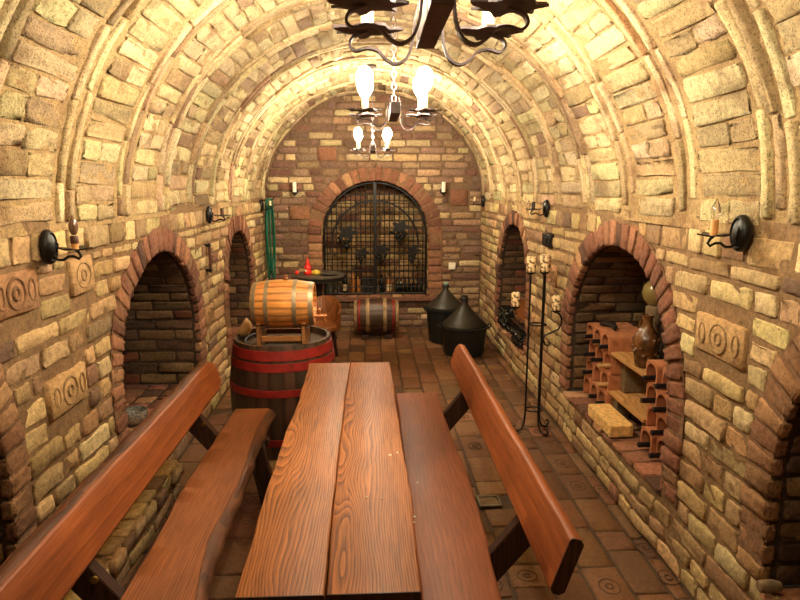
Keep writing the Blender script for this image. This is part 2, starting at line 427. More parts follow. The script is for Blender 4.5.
def soften(pal, sat, gain):
    out = []
    for w, c in pal:
        l = .3*c[0]+.59*c[1]+.11*c[2]
        out.append((w, tuple(max(0, min(255, (l+(k-l)*sat)*gain)) for k in c)))
    return out
WALLPAL = soften([(34, (206, 172, 116)), (28, (192, 156, 104)), (20, (176, 138, 94)), (9, (158, 122, 86)), (3, (154, 110, 80)), (12, (220, 190, 136)), (2, (130, 98, 74))], .88, .98)
BACKPAL = soften([(26, (150, 112, 88)), (18, (132, 96, 78)), (20, (170, 130, 94)), (16, (206, 168, 118)), (10, (216, 184, 132)), (10, (138, 92, 74))], .84, .92)
NICHEPAL = soften([(30, (96, 72, 52)), (25, (110, 82, 56)), (20, (82, 60, 46)), (10, (128, 98, 66)), (5, (116, 68, 48))], .85, .80)  # dark old brick, darkened further to put the niche's shade into its colour
RINGPAL = soften([(24, (152, 98, 72)), (22, (138, 86, 64)), (18, (168, 112, 80)), (14, (120, 76, 58)), (8, (184, 134, 92)), (5, (100, 68, 54))], .88, 1.)
MORTAR = (138, 108, 76)

class Niche:
    def __init__(s, c, ri, ro, z0, sill, d): s.c, s.ri, s.ro, s.z0, s.sill, s.d = c, ri, ro, z0, sill, d
    def excl(s, v, r):
        if v < s.sill-.02: return None
        if v < s.z0: return (s.c-r, s.c+r)
        if v < s.z0+r:
            k = math.sqrt(r*r-(v-s.z0)**2); return (s.c-k, s.c+k)
        return None

def cut(iv, ex):
    out = []
    for a, b in iv:
        if ex is None or ex[1] <= a or ex[0] >= b: out.append((a, b)); continue
        if ex[0]-a > .03: out.append((a, ex[0]))
        if b-ex[1] > .03: out.append((ex[1], b))
    return out

def courses(u0, u1, v0, v1, pitch, joint, lens, niches=(), clip=None, blocks=()):
    """rows of bricks of mixed lengths, cut round the arches; blocks = rects already taken"""
    rects = []; v = v0
    while v+pitch*.6 < v1:
        p = min(pitch*(1+.10*rng.uniform(-1, 1)), v1-v); vm = v+p/2
        iv = [clip(v+p)] if clip else [(u0, u1)]
        iv = [k for k in iv if k]
        for nch in niches: iv = cut(iv, nch.excl(vm, nch.ro-.005))
        for b in blocks:
            if v+p > b[2]+.012 and v < b[3]-.012: iv = cut(iv, (b[0]-joint/2, b[1]+joint/2))
        for a, b in iv:
            u = a+joint*rng.uniform(0, .5); first = True
            while b-u > .04:
                L = lens[rng.integers(len(lens))]*(1+.06*rng.uniform(-1, 1))
                if first: L *= rng.uniform(.4, 1); first = False
                L = max(L, .07)
                e = min(u+L, b)
                if b-e < .06: e = b
                j = joint*rng.uniform(.7, 1.25)
                if e-u > .035: rects.append((u+j/2, e-j/2, v+joint/2*rng.uniform(.7, 1.2), v+p-joint/2*rng.uniform(.7, 1.2)))
                u = e
        v += p
    return rects

def arch_map(fr, nc):
    lg = nc.z0-nc.sill; rm = (nc.ri+nc.ro)/2; A = PI*rm
    def yz(u, rho):
        ph = np.clip((u-lg)/rm, 0, PI)
        y = nc.c+rho*np.cos(ph); z = nc.z0+rho*np.sin(ph)
        z = np.where(u < lg, nc.sill+u, z); z = np.where(u > lg+A, nc.z0-(u-lg-A), z)
        return y, z
    def face(u, v, w):
        y, z = yz(u, v); return fr(y, z, w)
    def soffit(u, v, w):
        y, z = yz(u, nc.ri-w); return fr(y, z, -v)
    return face, soffit, 2*lg+A

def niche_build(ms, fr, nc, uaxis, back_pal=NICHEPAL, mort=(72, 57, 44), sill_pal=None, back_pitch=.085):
    """hollow behind the wall: soffit, back wall and sill"""
    face, soffit, tot = arch_map(fr, nc)
    ms.grid(np.linspace(0, tot, 70), 0, nc.d, 8, soffit, mort, .002)
    rects = []
    k = 0; u = .0
    while u < tot-.04:
        p = .085; d = 0.04 if k % 2 else .04+.135
        if k % 2 == 0: rects.append((u+.006, min(u+p, tot)-.006, .046, .169))
        while d < nc.d-.03:
            e = min(d+.27, nc.d); rects.append((u+.006, min(u+p, tot)-.006, d+.006, e-.006)); d = e
        u += p; k += 1
    ms.bricks(rects, soffit, soften(back_pal, 1.15, 1.28) if back_pal is NICHEPAL else back_pal, h=.006, hj=.004)  # jamb and soffit bricks lightened: light falling on them put into the colour
    fb = frame(fr.O-fr.N*nc.d, fr.U, fr.V, fr.N)
    us = nc.c-nc.ri*np.cos(np.linspace(0, PI, 34))
    top = nc.z0+np.sqrt(np.maximum(0, nc.ri**2-(us-nc.c)**2))
    ms.grid(us, nc.sill, top+.005, 12, fb, mort, .002)
    def clip(v):
        if v < nc.z0: return (nc.c-nc.ri, nc.c+nc.ri)
        if v < nc.z0+nc.ri: k = math.sqrt(nc.ri**2-(v-nc.z0)**2); return (nc.c-k, nc.c+k) if k > .06 else None
        return None
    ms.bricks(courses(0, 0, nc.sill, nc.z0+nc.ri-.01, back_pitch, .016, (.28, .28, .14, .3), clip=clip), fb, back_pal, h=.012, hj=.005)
    fs = frame(fr.O+fr.V*nc.sill, fr.U, -fr.N, fr.V)
    ms.grid(np.linspace(nc.c-nc.ri, nc.c+nc.ri, 20), -.0, nc.d, 8, fs, mort, .002)
    rects = []; d = -.03; 
    for wd in (.27, .14, .27):
        u = nc.c-nc.ri
        while u < nc.c+nc.ri-.03:
            e = min(u+.145, nc.c+nc.ri); rects.append((u+.006, e-.006, d+.006, min(d+wd, nc.d)-.006)); u = e
        d += wd
        if d > nc.d-.05: break
    ms.bricks(rects, fs, sill_pal or RINGPAL, h=.008, hj=.003)

def ring_build(fr, nc, name, pal=RINGPAL, pitch=.082, split=True):
    ms = Masonry(); face, soffit, tot = arch_map(fr, nc)
    ms.grid(np.linspace(0, tot, 80), nc.ri+.004, nc.ro, 6, lambda u, v, w: face(u, v, w+.007), (134, 100, 74), .002)
    n = int(round(tot/pitch)); p = tot/n; rects = []; inner = []
    for i in range(n):
        j = rng.uniform(-.012, .008)
        rects.append((i*p+.0065, (i+1)*p-.0065, nc.ri-.004+j*.3, nc.ro+j))
        inner.append((i*p+.0065, (i+1)*p-.0065, -.012, .022+.012*rng.random()))
    pr = np.array([w for w, _ in pal]); pr = pr/pr.sum()
    cols = np.array([lin(*c) for _, c in pal])[rng.choice(len(pal), n, p=pr)]*(1+.12*rng.standard_normal((n, 1)))
    ms.bricks(rects, face, pal, h=.013, hj=.005, cols=cols, jit=.003)
    ms.bricks(inner, soffit, pal, h=.004, hj=.002, cols=cols)
    return ms.build(name, M['masonry'])

def wall_backing(ms, fr, u0, u1, v1, niches, col=MORTAR, topf=None):
    seg = []; u = u0
    for nc in sorted(niches, key=lambda k: k.c):
        seg.append((u, nc.c-nc.ri, None)); seg.append((nc.c-nc.ri, nc.c+nc.ri, nc)); u = nc.c+nc.ri
    seg.append((u, u1, None))
    for a, b, nc in seg:
        a = max(a, u0); b = min(b, u1)
        if b-a < 1e-3: continue
        if nc is None:
            us = np.linspace(a, b, max(3, int((b-a)/.05)))
            ms.grid(us, 0, topf(us) if topf else v1, 36, fr, col)
        else:
            us = nc.c-nc.ri*np.cos(np.linspace(0, PI, 40)); us = us[(us >= a-1e-6) & (us <= b+1e-6)]
            ms.grid(us, 0, nc.sill, 9, fr, col)
            ms.grid(us, nc.z0+np.sqrt(np.maximum(0, nc.ri**2-(us-nc.c)**2)), topf(us) if topf else v1, 12, fr, col)

FR_L = frame((XL, 0, 0), (0, 1, 0), (0, 0, 1), (1, 0, 0))
FR_R = frame((XR, 0, 0), (0, 1, 0), (0, 0, 1), (-1, 0, 0))
FR_B = frame((0, YB, 0), (1, 0, 0), (0, 0, 1), (0, -1, 0))
FR_F = frame((0, YF, 0), (1, 0, 0), (0, 0, 1), (0, 1, 0))
R0 = Niche(1.19, .66, .80, .78, .35, .62)
R1 = Niche(3.31, .74, .875, .69, .32, .66)
R2 = Niche(5.76, .60, .725, .80, .28, .60)
L0 = Niche(1.33, .67, .80, .76, .26, .60)
L1 = Niche(3.68, .70, .84, .67, .30, .60)
L2 = Niche(5.87, .57, .72, .77, .28, .60)
WB = Niche(.06, .665, .83, 1.165, .385, .42)

PLH = .19
def side_wall(name, fr, niches, blocks, plinth=None):
    ms = Masonry()
    wall_backing(ms, fr, YF, YB, ZS+.03, niches)
    hdr = ZS-.135
    ms.bricks(courses(YF, YB, 0, hdr, .092, .019, (.14, .29, .29, .3, .15, .22), niches, blocks=blocks), fr, WALLPAL, h=.007, hj=.0035)
    ms.bricks(courses(YF, YB, hdr, ZS-.005, .13, .020, (.13, .15, .13, .17, .26), niches), fr, WALLPAL, h=.007, hj=.0035)
    for b, c in zip(blocks, ((196, 158, 110), (172, 128, 92), (186, 148, 104), (176, 134, 94))): ms.stamp(*b, fr, c)
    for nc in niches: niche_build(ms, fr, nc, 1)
    if plinth:
        x, y0, y1, h = plinth
        fp = frame((x, 0, 0), (0, 1, 0), (0, 0, 1), (1, 0, 0)); ft = frame((XL, 0, h), (0, 1, 0), (1, 0, 0), (0, 0, 1)); fe = frame((XL, y1, 0), (1, 0, 0), (0, 0, 1), (0, 1, 0))
        ms.grid(np.linspace(y0, y1, 60), 0, h, 8, fp, MORTAR); ms.grid(np.linspace(y0, y1, 60), -.02, x-XL, 6, ft, MORTAR); ms.grid(np.linspace(0, x-XL, 6), 0, h, 6, fe, MORTAR)
        ms.bricks(courses(y0, y1, 0, h-.075, .085, .018, (.14, .29, .29, .22)), fp, WALLPAL, h=.008)
        ms.bricks(courses(y0, y1, h-.078, h+.006, .084, .014, (.13, .15, .14)), fp, WALLPAL, h=.030, hj=.012)
        ms.bricks(courses(y0, y1, .0, x-XL+.02, (x-XL+.02), .014, (.13, .15, .14)), ft, WALLPAL, h=.007)
        ms.bricks(courses(0, x-XL, 0, h, .085, .016, (.13, .15)), fe, WALLPAL, h=.008)
    return ms.build(name, M['masonry'])

side_wall('wall_left', FR_L, (L0, L1, L2), ((2.30, 2.60, .84, 1.0), (2.02, 2.30, 1.30, 1.455), (2.56, 2.80, 1.29, 1.45), (4.55, 4.8, .7, .84)), (-1.13, .7, 3.30, PLH))
side_wall('wall_right', FR_R, (R0, R1, R2), ((2.07, 2.40, 1.08, 1.24), (4.30, 4.56, 1.02, 1.18), (4.72, 4.98, .55, .70)))
for k, (fr, nc) in enumerate(((FR_R, R1), (FR_R, R2), (FR_L, L1), (FR_L, L2), (FR_R, R0), (FR_L, L0), (FR_B, WB))):
    ring_build(fr, nc, 'trim_%d' % (k+1), pal=RINGPAL if nc not in (R0, L0) else soften([(20, (176, 130, 90)), (16, (158, 114, 80)), (14, (188, 144, 98)), (8, (142, 98, 70))], .95, .92), pitch=.082 if nc is not WB else .098)

vtop = lambda x: ZS+(VB+.03)*np.sqrt(np.maximum(0, 1-((np.asarray(x)-CX)/(VA+.035))**2))
def lun_clip(v):
    if v <= ZS: return (XL, XR)
    t = 1-((v-ZS)/VB)**2
    if t <= .01: return None
    k = VA*math.sqrt(t); return (CX-k, CX+k)
ms = Masonry()
wall_backing(ms, FR_B, XL-.03, XR+.03, 0, (WB,), (118, 92, 70), vtop)
ms.bricks(courses(0, 0, 0, ZS+VB-.05, .084, .018, (.29, .29, .14, .3, .22), (WB,), clip=lun_clip,
          blocks=((-.62, -.40, 2.06, 2.22), (-.98, -.74, 1.36, 1.52), (.98, 1.2, 1.52, 1.72))), FR_B, BACKPAL, h=.008)
for b in ((-.62, -.40, 2.06, 2.22), (-.98, -.74, 1.36, 1.52), (.98, 1.2, 1.52, 1.72)):
    ms.bricks([b], FR_B, [(1, (136, 92, 70))], h=.016)
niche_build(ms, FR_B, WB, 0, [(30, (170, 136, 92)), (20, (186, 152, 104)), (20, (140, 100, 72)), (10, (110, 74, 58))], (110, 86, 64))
ms.build('wall_back', M['masonry'])
ms = Masonry()
wall_backing(ms, FR_F, XL-.03, XR+.03, 0, (), MORTAR, vtop)
ms.bricks(courses(0, 0, 0, ZS+VB-.05, .09, .02, (.29, .29, .14, .3), clip=lun_clip), FR_F, WALLPAL)
ms.build('wall_front', M['masonry'])

# vault -------------------------------------------------------------
TH = np.linspace(-.02, PI+.02, 600)
PX, PZ = CX+VA*np.cos(TH), ZS+VB*np.sin(TH)
AL = np.concatenate([[0], np.cumsum(np.hypot(np.diff(PX), np.diff(PZ)))]); VT = AL[-1]
def vault(u, v, w):
    th = np.interp(u, AL, TH)
    nx, nz = -np.cos(th)/VA, -np.sin(th)/VB; l = np.hypot(nx, nz)
    w = w+.010*np.sin(2.1*v+1.3*u)*np.sin(2.9*u)+.005*np.sin(5.3*u+3*v)
    return np.stack([CX+VA*np.cos(th)+w*nx/l, v, ZS+VB*np.sin(th)+w*nz/l], 1)
VPAL = soften([(30, (210, 182, 128)), (26, (200, 170, 118)), (18, (188, 156, 106)), (12, (218, 192, 142)), (6, (168, 132, 92)), (2, (142, 106, 78))], .82, .98)
RIBPAL = soften([(30, (222, 188, 130)), (20, (208, 172, 116)), (14, (190, 152, 102)), (10, (168, 128, 86))], .74, 1.0)
ms = Masonry()
ms.grid(np.linspace(0, VT, 90), YF-.02, YB+.02, 150, vault, (178, 148, 104), .003)
band, rib = [], []
for k in range(-5, 10):
    yk = 1.97+.6*k
    if YF-.3 < yk < YB+.3:
        for off, wd in ((-.046, .046), (.040, .050)) if k % 3 else ((-.070, .046), (-.002, .040), (.068, .046)):
            u = .04+rng.uniform(0, .1)
            while u < VT-.06:
                e = min(u+rng.uniform(.27, .42), VT-.03); d = rng.uniform(-.007, .007)
                y0, y1 = yk+off-wd/2+d, yk+off+wd/2+d
                if y0 > YF and y1 < YB-.005: rib.append((u+.003, e-.003, y0, y1))
                u = e
    y0, y1 = max(yk+.108, YF+.01), min(yk+.492, YB-.01)
    if y1-y0 < .06: continue
    u = .03; 
    while u < VT-.05:
        e = min(u+rng.uniform(.082, .104), VT-.02); a = y0+rng.uniform(-.01, .012); b = y1+rng.uniform(-.012, .01)
        t = rng.random()
        cuts = [a, b] if t < .55 else ([a, a+(b-a)*rng.uniform(.35, .65), b])
        for p, q in zip(cuts[:-1], cuts[1:]): band.append((u+.0045, e-.0045, p+.005, q-.005))
        u = e
ms.bricks(band, vault, VPAL, h=.0050, hj=.004, jit=.0042, rnd=.010)
ms.bricks(rib, vault, RIBPAL, h=.013, hj=.005, jit=.0028, e=(.003, .007), rnd=.004)
ms.build('ceiling', M['vault'])

# floor -------------------------------------------------------------
FR_G = frame((0, 0, 0), (0, 1, 0), (1, 0, 0), (0, 0, 1))
def fl(u, v, w):
    w = w*.6+.003*np.sin(3*u+v*2)-.006
    return np.stack([v, u, w], 1)
FPAL = soften([(26, (162, 116, 78)), (22, (154, 108, 72)), (18, (146, 101, 68)), (10, (172, 128, 88)), (8, (132, 92, 63)), (8, (154, 102, 69))], 1.08, .74)
ms = Masonry()
ms.grid(np.linspace(YF, YB, 120), XL-.02, XR+.02, 40, fl, (78, 58, 42), .003)
x = XL
rects = []; stamps = []
DRAIN = (3.03, 3.155, .59, .72)
while x < XR-.03:
    w = min(.172*(1+.04*rng.uniform(-1, 1)), XR-x); u = YF-rng.uniform(0, .2)
    while u < YB:
        L = (.33, .165, .29, .33)[rng.integers(4)]; e = u+L
        a, b = max(u, YF), min(e, YB)
        hit = x+w > DRAIN[2] and x < DRAIN[3] and b > DRAIN[0] and a < DRAIN[1]
        if b-a > .05 and not hit:
            if L < .3 and rng.random() < .5 or L > .28 and rng.random() < .3: stamps.append((a+.006, b-.006, x+.006, x+w-.006))
            else: rects.append((a+.006, b-.006, x+.006, x+w-.006))
        elif hit:
            if DRAIN[0]-a > .05: rects.append((a+.006, DRAIN[0]-.006, x+.006, x+w-.006))
            if b-DRAIN[1] > .05: rects.append((DRAIN[1]+.006, b-.006, x+.006, x+w-.006))
        u = e
    x += w
ms.bricks(rects, fl, FPAL, h=.012, hj=.004, rnd=.006)
for r in stamps:
    c = FPAL[rng.integers(len(FPAL))][1]; ms.bricks([r], fl, [(1, c)], h=.012, hj=.003, rnd=.006)
    d = [k*.78 for k in c]; L = min(r[1]-r[0], .2)
    ms.oval((r[0]+r[1])/2, (r[2]+r[3])/2, L*.26, .045, .004, fl, d, .012, 20)
    ms.oval((r[0]+r[1])/2, (r[2]+r[3])/2, L*.09, .016, .005, fl, d, .012, 12)
ms.build('floor', M['paving'])

# ------------------------------------------------------------------ timber boards
def board_sec(xl, xr, z0, z1, y, r=.012, dz=0.):
    return [(xl+r, y, z0), (xr-r, y, z0), (xr, y, z0+r), (xr, y, z1-r), (xr-r*.3, y, z1-r*.3), (xr-r, y, z1), ((xl+xr)/2, y, z1+dz), (xl+r, y, z1), (xl+r*.3, y, z1-r*.3), (xl, y, z1-r), (xl, y, z0+r)]
def ip(tab, y):
    ys = [p[1] for p in tab]; xs = [p[0] for p in tab]
    return float(np.interp(y, ys, xs))
def edge_noise(y, s, a=.006): return a*(math.sin(5.1*y+s)+.6*math.sin(11.7*y+2*s)+.35*math.sin(27*y+3*s))

tb = thing('dining_table', (-.12, 2.33, 0), 'long narrow oak table of two live-edge planks between the two benches', 'table')
TL = [(-.345, 1.30), (-.350, 1.67), (-.352, 2.0), (-.357, 2.33), (-.350, 2.71), (-.348, 3.0), (-.357, 3.34)]
TM = [(-.121, 1.30), (-.121, 1.38), (-.124, 1.73), (-.128, 2.14), (-.127, 2.77), (-.119, 3.34)]
TR = [(.117, 1.30), (.119, 1.47), (.123, 1.78), (.121, 2.12), (.112, 2.69), (.106, 3.34)]
for nm, A, B, mat, e in (('tabletop_plank', TL, TM, 'table_left', 0), ('tabletop_plank', TM, TR, 'table_right', 1)):
    m = MB(); secs = []
    for y in np.linspace(1.335, 3.335, 70):
        nl = edge_noise(y, 1 if e == 0 else 2.2, .0028 if e == 0 else .0015); nr = edge_noise(y, 2.2 if e == 0 else 5.5, .0015 if e == 0 else .002)
        g = .0004+.0022*max(0, (2.4-y))**2
        secs.append(board_sec(ip(A, y)+nl+(g if e else 0), ip(B, y)+nr-(0 if e else g), .70, .757+.0004*math.sin(9*y+e), y, .005))
    m.loft(secs); m.build(nm, M[mat], tb, smooth=50)
    m = MB(); m.loft([[(p[0], p[1]-k, p[2]) for p in secs[0]] for k in (.003, -.0005)]); m.build('end_cap', M['dark_wood'], tb)['label'] = 'dark end cap'  # thin slab of dark wood over the plank's near end
for x, y, r in ((.066, 2.11, .006), (.094, 2.13, .005), (-.02, 1.80, .004), (.03, 1.79, .004)):
    m = MB(); m.lathe([(r, .7575), (r*.8, .7605), (.0005, .762)], (x, y, 0), 10); m.build('wax_drop', M['white'], tb)['label'] = 'white wax drop'
for yy in (1.72, 2.98):
    m = MB()
    for sx in (-1, 1):
        m.prism([(-.12+sx*.06, yy-.03, .66), (-.12+sx*.15, yy-.03, .66), (-.12+sx*.20, yy-.03, .016), (-.12+sx*.11, yy-.03, .016)], (0, .06, 0))
    m.build('trestle_leg', M['dark_wood'], tb, bevel=.006)
    m = MB(); m.box((-.12, yy, .68), (.40, .07, .042)); m.build('cross_bearer', M['dark_wood'], tb, bevel=.004)
m = MB(); m.box((-.12, 2.35, .30), (.045, 1.3, .09)); m.build('stretcher', M['dark_wood'], tb, bevel=.005)

def bench(side, loc, label, seat_l, seat_r, zt, ys, bot, top, yb, mats, wane, yl_s):
    b = thing('bench', loc, label, 'bench', 'benches along the table')
    m = MB(); secs = []
    for i, y in enumerate(np.linspace(*ys, 60)):
        xl = ip(seat_l, y)+edge_noise(y, 3.3, .002); xr = ip(seat_r, y)+edge_noise(y, 1.4, .0025)
        z1 = zt+.0015*math.sin(8*y)
        if wane:   # live edge with the bark side falling away towards the table
            wz = .035+.010*math.sin(6.3*y+1)
            s = [(xl+.01, y, zt-.06), (xr-wz-.004, y, zt-.06), (xr-wz, y, zt-.05), (xr-wz, y, zt-.03), (xr-wz, y, z1-.006), (xr-wz-.003, y, z1), ((xl+xr)/2-.02, y, z1), (xl+.01, y, z1), (xl, y, z1-.01), (xl, y, zt-.05)]
        else:
            s = board_sec(xl, xr, zt-.055, z1, y, .012)
        secs.append(s)
    m.loft(secs); m.build('seat', M[mats[0]], b, smooth=45)
    if wane:
        m = MB(); secs = []
        for y in np.linspace(*ys, 60):
            xr = ip(seat_r, y)+edge_noise(y, 1.4, .0025); wz = .035+.010*math.sin(6.3*y+1); k = .004*math.sin(19*y)+.003*math.sin(37*y+1)
            secs.append([(xr-wz, y, zt-.003), (xr-wz+.012, y, zt-.008), (xr-.010+k, y, zt-.024), (xr+k, y, zt-.042), (xr-.006+k, y, zt-.058), (xr-wz, y, zt-.06)])
        m.loft(secs); m.build('bark_edge', M['bark'], b, smooth=50)['label'] = 'darker rough bark edge'
    # leaning backrest board
    m = MB(); secs = []
    (bx, bz), (tx, tz) = bot, top; d = Vector((tx-bx, 0, tz-bz)); L = d.length; d.normalize(); nrm = Vector((-d.z, 0, d.x))*(1 if side > 0 else -1)
    th = .044
    for y in np.concatenate([[yb[0]], np.linspace(yb[0]+.01, yb[1]-.10, 40), np.linspace(yb[1]-.09, yb[1], 10)]):
        sh = 0.
        q = (y-(yb[1]-.10))/.10
        if q > 0: sh = .5*(1-math.sqrt(max(0, 1-q*q*.97)))
        lo = L*sh*.45+edge_noise(y, 2.1, .0015); hi = L*(1-sh*.75)+edge_noise(y, 4.4, .0016)
        r = .012
        P = [(lo, r), (lo+r, 0), ((lo+hi)/2, 0), (hi-r, 0), (hi-.3*r, .3*r), (hi, r), (hi, th-r), (hi-r, th), ((lo+hi)/2, th), (lo+r, th), (lo, th-r)]
        secs.append([tuple(Vector((bx, y, bz))+d*a-nrm*w) for a, w in P])
    m.loft(secs); m.build('backrest', M[mats[1]], b, smooth=45)
    m = MB(); m.loft([[(p[0], p[1]-k, p[2]) for p in secs[0]] for k in (.0035, -.0005)]); m.build('end_cap', M['dark_wood'], b)['label'] = 'dark end cap'  # thin dark-wood slab closing the backrest's near end
    if wane:
        m = MB(); secs = []
        for y in np.linspace(yb[0], yb[1]-.06, 50):
            k = .003*math.sin(17*y)+.002*math.sin(41*y+2); hi = L*(1-(0 if y < yb[1]-.1 else .10))+.001
            P = [(hi-.012, .006), (hi+.003, .010), (hi+.014+k, .026), (hi+.012+k, .05), (hi-.01, .058), (hi-.04, .056), (hi-.04, th+.0005), (hi-.012, th+.0005)]
            secs.append([tuple(Vector((bx, y, bz))+d*a-nrm*w) for a, w in P])
        m.loft(secs); m.build('bark_edge', M['bark'], b, smooth=50)['label'] = 'darker rough bark edge'
    for yl in yl_s:
        xi = seat_l[0][0] if side > 0 else seat_r[0][0]
        xo = seat_r[0][0] if side > 0 else seat_l[0][0]
        m = MB(); y0 = yl-.024; dy = (0, .048, 0)
        s = side
        # raking back leg rising to the backrest, splayed front leg and bearer
        pb = Vector((bx, 0, bz)) + d*(L*.86) - nrm*(th+.003); pl = Vector((bx, 0, bz)) - nrm*(th+.003)
        ux = s*.085
        pt = Vector((bx, 0, bz))+d*(L*.62)-nrm*(th+.003)
        m.prism([(xo-s*.13, y0, zt-.062), (xo-s*.02, y0, zt-.062), (xo+s*.004, y0, zt-.03), (pl.x, y0, pl.z), (pt.x, y0, pt.z), (pt.x+s*.03, y0, pt.z), (pl.x+s*.09, y0, pl.z-.05), (xo+s*.02, y0, zt-.16), (xo-s*.12, y0, zt-.13)], dy)
        m.build('back_support', M['dark_wood'], b, bevel=.005)
        m = MB(); m.prism([(xo-s*.12, y0-.05, zt-.06), (xo-s*.02, y0-.05, zt-.06), (xo+s*.165, y0-.05, .016), (xo+s*.075, y0-.05, .016)], dy); m.build('leg', M['dark_wood'], b, bevel=.005)
        m = MB(); m.prism([(xi+s*.03, y0-.05, zt-.06), (xi+s*.12, y0-.05, zt-.06), (xi+s*.05, y0-.05, .016), (xi-s*.04, y0-.05, .016)], dy); m.build('leg', M['dark_wood'], b, bevel=.005)
        m = MB(); m.box(((xi+xo)/2-s*.03, yl+.05, zt-.083), (abs(xo-xi)*.62, .046, .042)); m.build('bearer', M['dark_wood'], b, bevel=.004)
        m = MB()
        if s < 0: m.lathe([(.004, 0), (.013, .002), (.013, .010), (.005, .014)], (pl.x-s*.035, y0-.016, pl.z-.06), 10, 'Y'); m.build('bolt', M['brass'], b)
        else: pass
    return b
SRl = [(.150, 1.0), (.150, 3.64)]
SRr = [(.41, 1.0), (.412, 1.69), (.424, 1.985), (.436, 2.227), (.431, 2.53), (.424, 2.91), (.413, 3.64)]
bR = bench(1, (.28, 2.3, 0), 'bench right of the table with smooth reddish seat and tilted plank back', SRl, SRr, .46, (1.05, 3.64), (.500, .612), (.556, .782), (1.51, 3.72), ('bench', 'bench_back'), False, (1.97, 3.34))
for x, y, r in ((.20, 2.46, .006), (.165, 2.18, .006), (.16, 2.14, .005)):
    m = MB(); m.lathe([(r, .4605), (r*.8, .4635), (.0005, .465)], (x, y, 0), 10); m.build('wax_drop', M['white'], bR)['label'] = 'white wax drop'
SLl = [(-.814, 1.0), (-.814, 1.744), (-.815, 2.02), (-.832, 2.38), (-.825, 2.77), (-.817, 3.40)]
SLr = [(-.545, 1.0), (-.535, 1.744), (-.567, 2.05), (-.564, 2.25), (-.574, 2.6), (-.577, 2.95), (-.574, 3.42)]
bench(-1, (-.69, 2.3, 0), 'bench left of the table with live-edge seat, its back against the left wall', SLl, SLr, .46, (1.05, 3.41), (-.882, .588), (-.935, .765), (1.05, 3.46), ('bench_pale', 'bench_back'), True, (1.80, 3.08))

# ------------------------------------------------------------------ barrels
def barrel_body(m, r0, rb, L, n=24, seg=4, cols=None, dish=.03, both=True):
    N_ = n*seg; prof = []
    for i in range(15):
        t = i/14; prof.append((r0+(rb-r0)*math.sin(PI*t)**.9 if 0 < t < 1 else r0, t*L))
    prof = [(1e-4, dish), (r0-.022, dish), (r0-.020, 0)]+prof+[(r0-.020, L), (r0-.022, L-dish), (1e-4, L-dish)]
    def wob(a, h):
        q = (a/(2*PI)*n) % 1; return 1-.008*math.exp(-(min(q, 1-q)/.09)**2)
    tab = [cols[random.randrange(len(cols))] for _ in range(n)]
    tab = [tuple(c*random.uniform(.86, 1.12) for c in lin(*t)) for t in tab]
    def cf(a):
        q = a/(2*PI)*n; k = int(q) % n; f = q % 1
        return tuple(c*(.45 if min(f, 1-f) < .1 else 1) for c in tab[k])
    m.lathe(prof, (0, 0, 0), N_, wob=wob, cols=cf)
    return lambda h: r0+(rb-r0)*math.sin(PI*min(1, max(0, h/L)))**.9
def hoop(rf, a, b, n=48, t=.004):
    m = MB(); ra, rc, rb_ = rf(a), rf((a+b)/2), rf(b)
    m.lathe([(ra-.004, a), (ra+t, a), (rc+t, (a+b)/2), (rb_+t, b), (rb_-.004, b)], n=n, cap=False); return m
def build_local(m, name, mat, parent, smooth=35):
    """m holds local coordinates of parent"""
    o = ORG[parent.name]; m.v = [tuple(Vector(v)+o) for v in m.v]
    return m.build(name, mat, parent, smooth=smooth)

def heads(th, r, L, dish, mat, both=True):
    for z in ((dish, L-dish) if both else (L-dish,)):
        m = MB(); k = .003 if z > L/2 else -.003; n = 7; w = 2*r/n
        for i in range(n):
            a, b = -r+i*w+.0008, -r+(i+1)*w-.0008
            pts = [(a, math.sqrt(max(0, r*r-a*a))), ((a+b)/2, math.sqrt(max(0, r*r-(a+b)**2/4))), (b, math.sqrt(max(0, r*r-b*b)))]
            out = [(x, y, z-.001*k/abs(k)) for x, y in pts]+[(x, -y, z-.001*k/abs(k)) for x, y in reversed(pts)]
            m.prism(out, (0, 0, k+random.uniform(-.0006, .0006)))
        build_local(m, 'head', M[mat], th)
# tall vat
vat = thing('barrel_vat', (-.60, 3.99, .004), 'tall dark oak vat with red hoops standing behind the left bench', 'barrel')
m = MB(); rf = barrel_body(m, .318, .362, .76, 26, 4, [(80, 58, 42), (70, 50, 38), (90, 66, 48), (62, 44, 34)], dish=.045); build_local(m, 'staves', M['staves'], vat)
for a, b in ((.672, .732), (.602, .654), (.440, .486), (.10, .15)): build_local(hoop(rf, a, b), 'hoop', M['red_hoop'], vat)
heads(vat, .294, .76, .045, 'vat_lid', False)
ZV = .76-.045+.008
# small pale cask on a cradle
def lie(o, ax): o.rotation_euler = ax
RB = .162; LB = .40
ck = thing('barrel_cask', (-.772, 3.92, .992), 'small pale oak cask lying on a wooden cradle on the vat', 'barrel')
m = MB(); rf = barrel_body(m, .138, RB, LB, 20, 4, [(216, 144, 74), (208, 136, 68), (222, 152, 80), (202, 130, 64)], dish=.03); build_local(m, 'staves', M['staves'], ck)
for a, b in ((.005, .032), (.088, .114), (.268, .294), (.368, .395)): build_local(hoop(rf, a, b, t=.003), 'hoop', M['gal'], ck)
heads(ck, .116, LB, .03, 'cask_head')
m = MB(); m.lathe([(.016, RB-.01), (.018, RB+.012), (.013, RB+.016), (.013, RB+.03), (.002, RB+.032)], (0, 0, 0), 12, 'X'); m.v = [(-x, y, z+.215) for x, y, z in m.v]; build_local(m, 'bung', M['tub_wood'], ck)
m = MB()   # tap in the right-hand head (local z = along the cask, local -x = up)
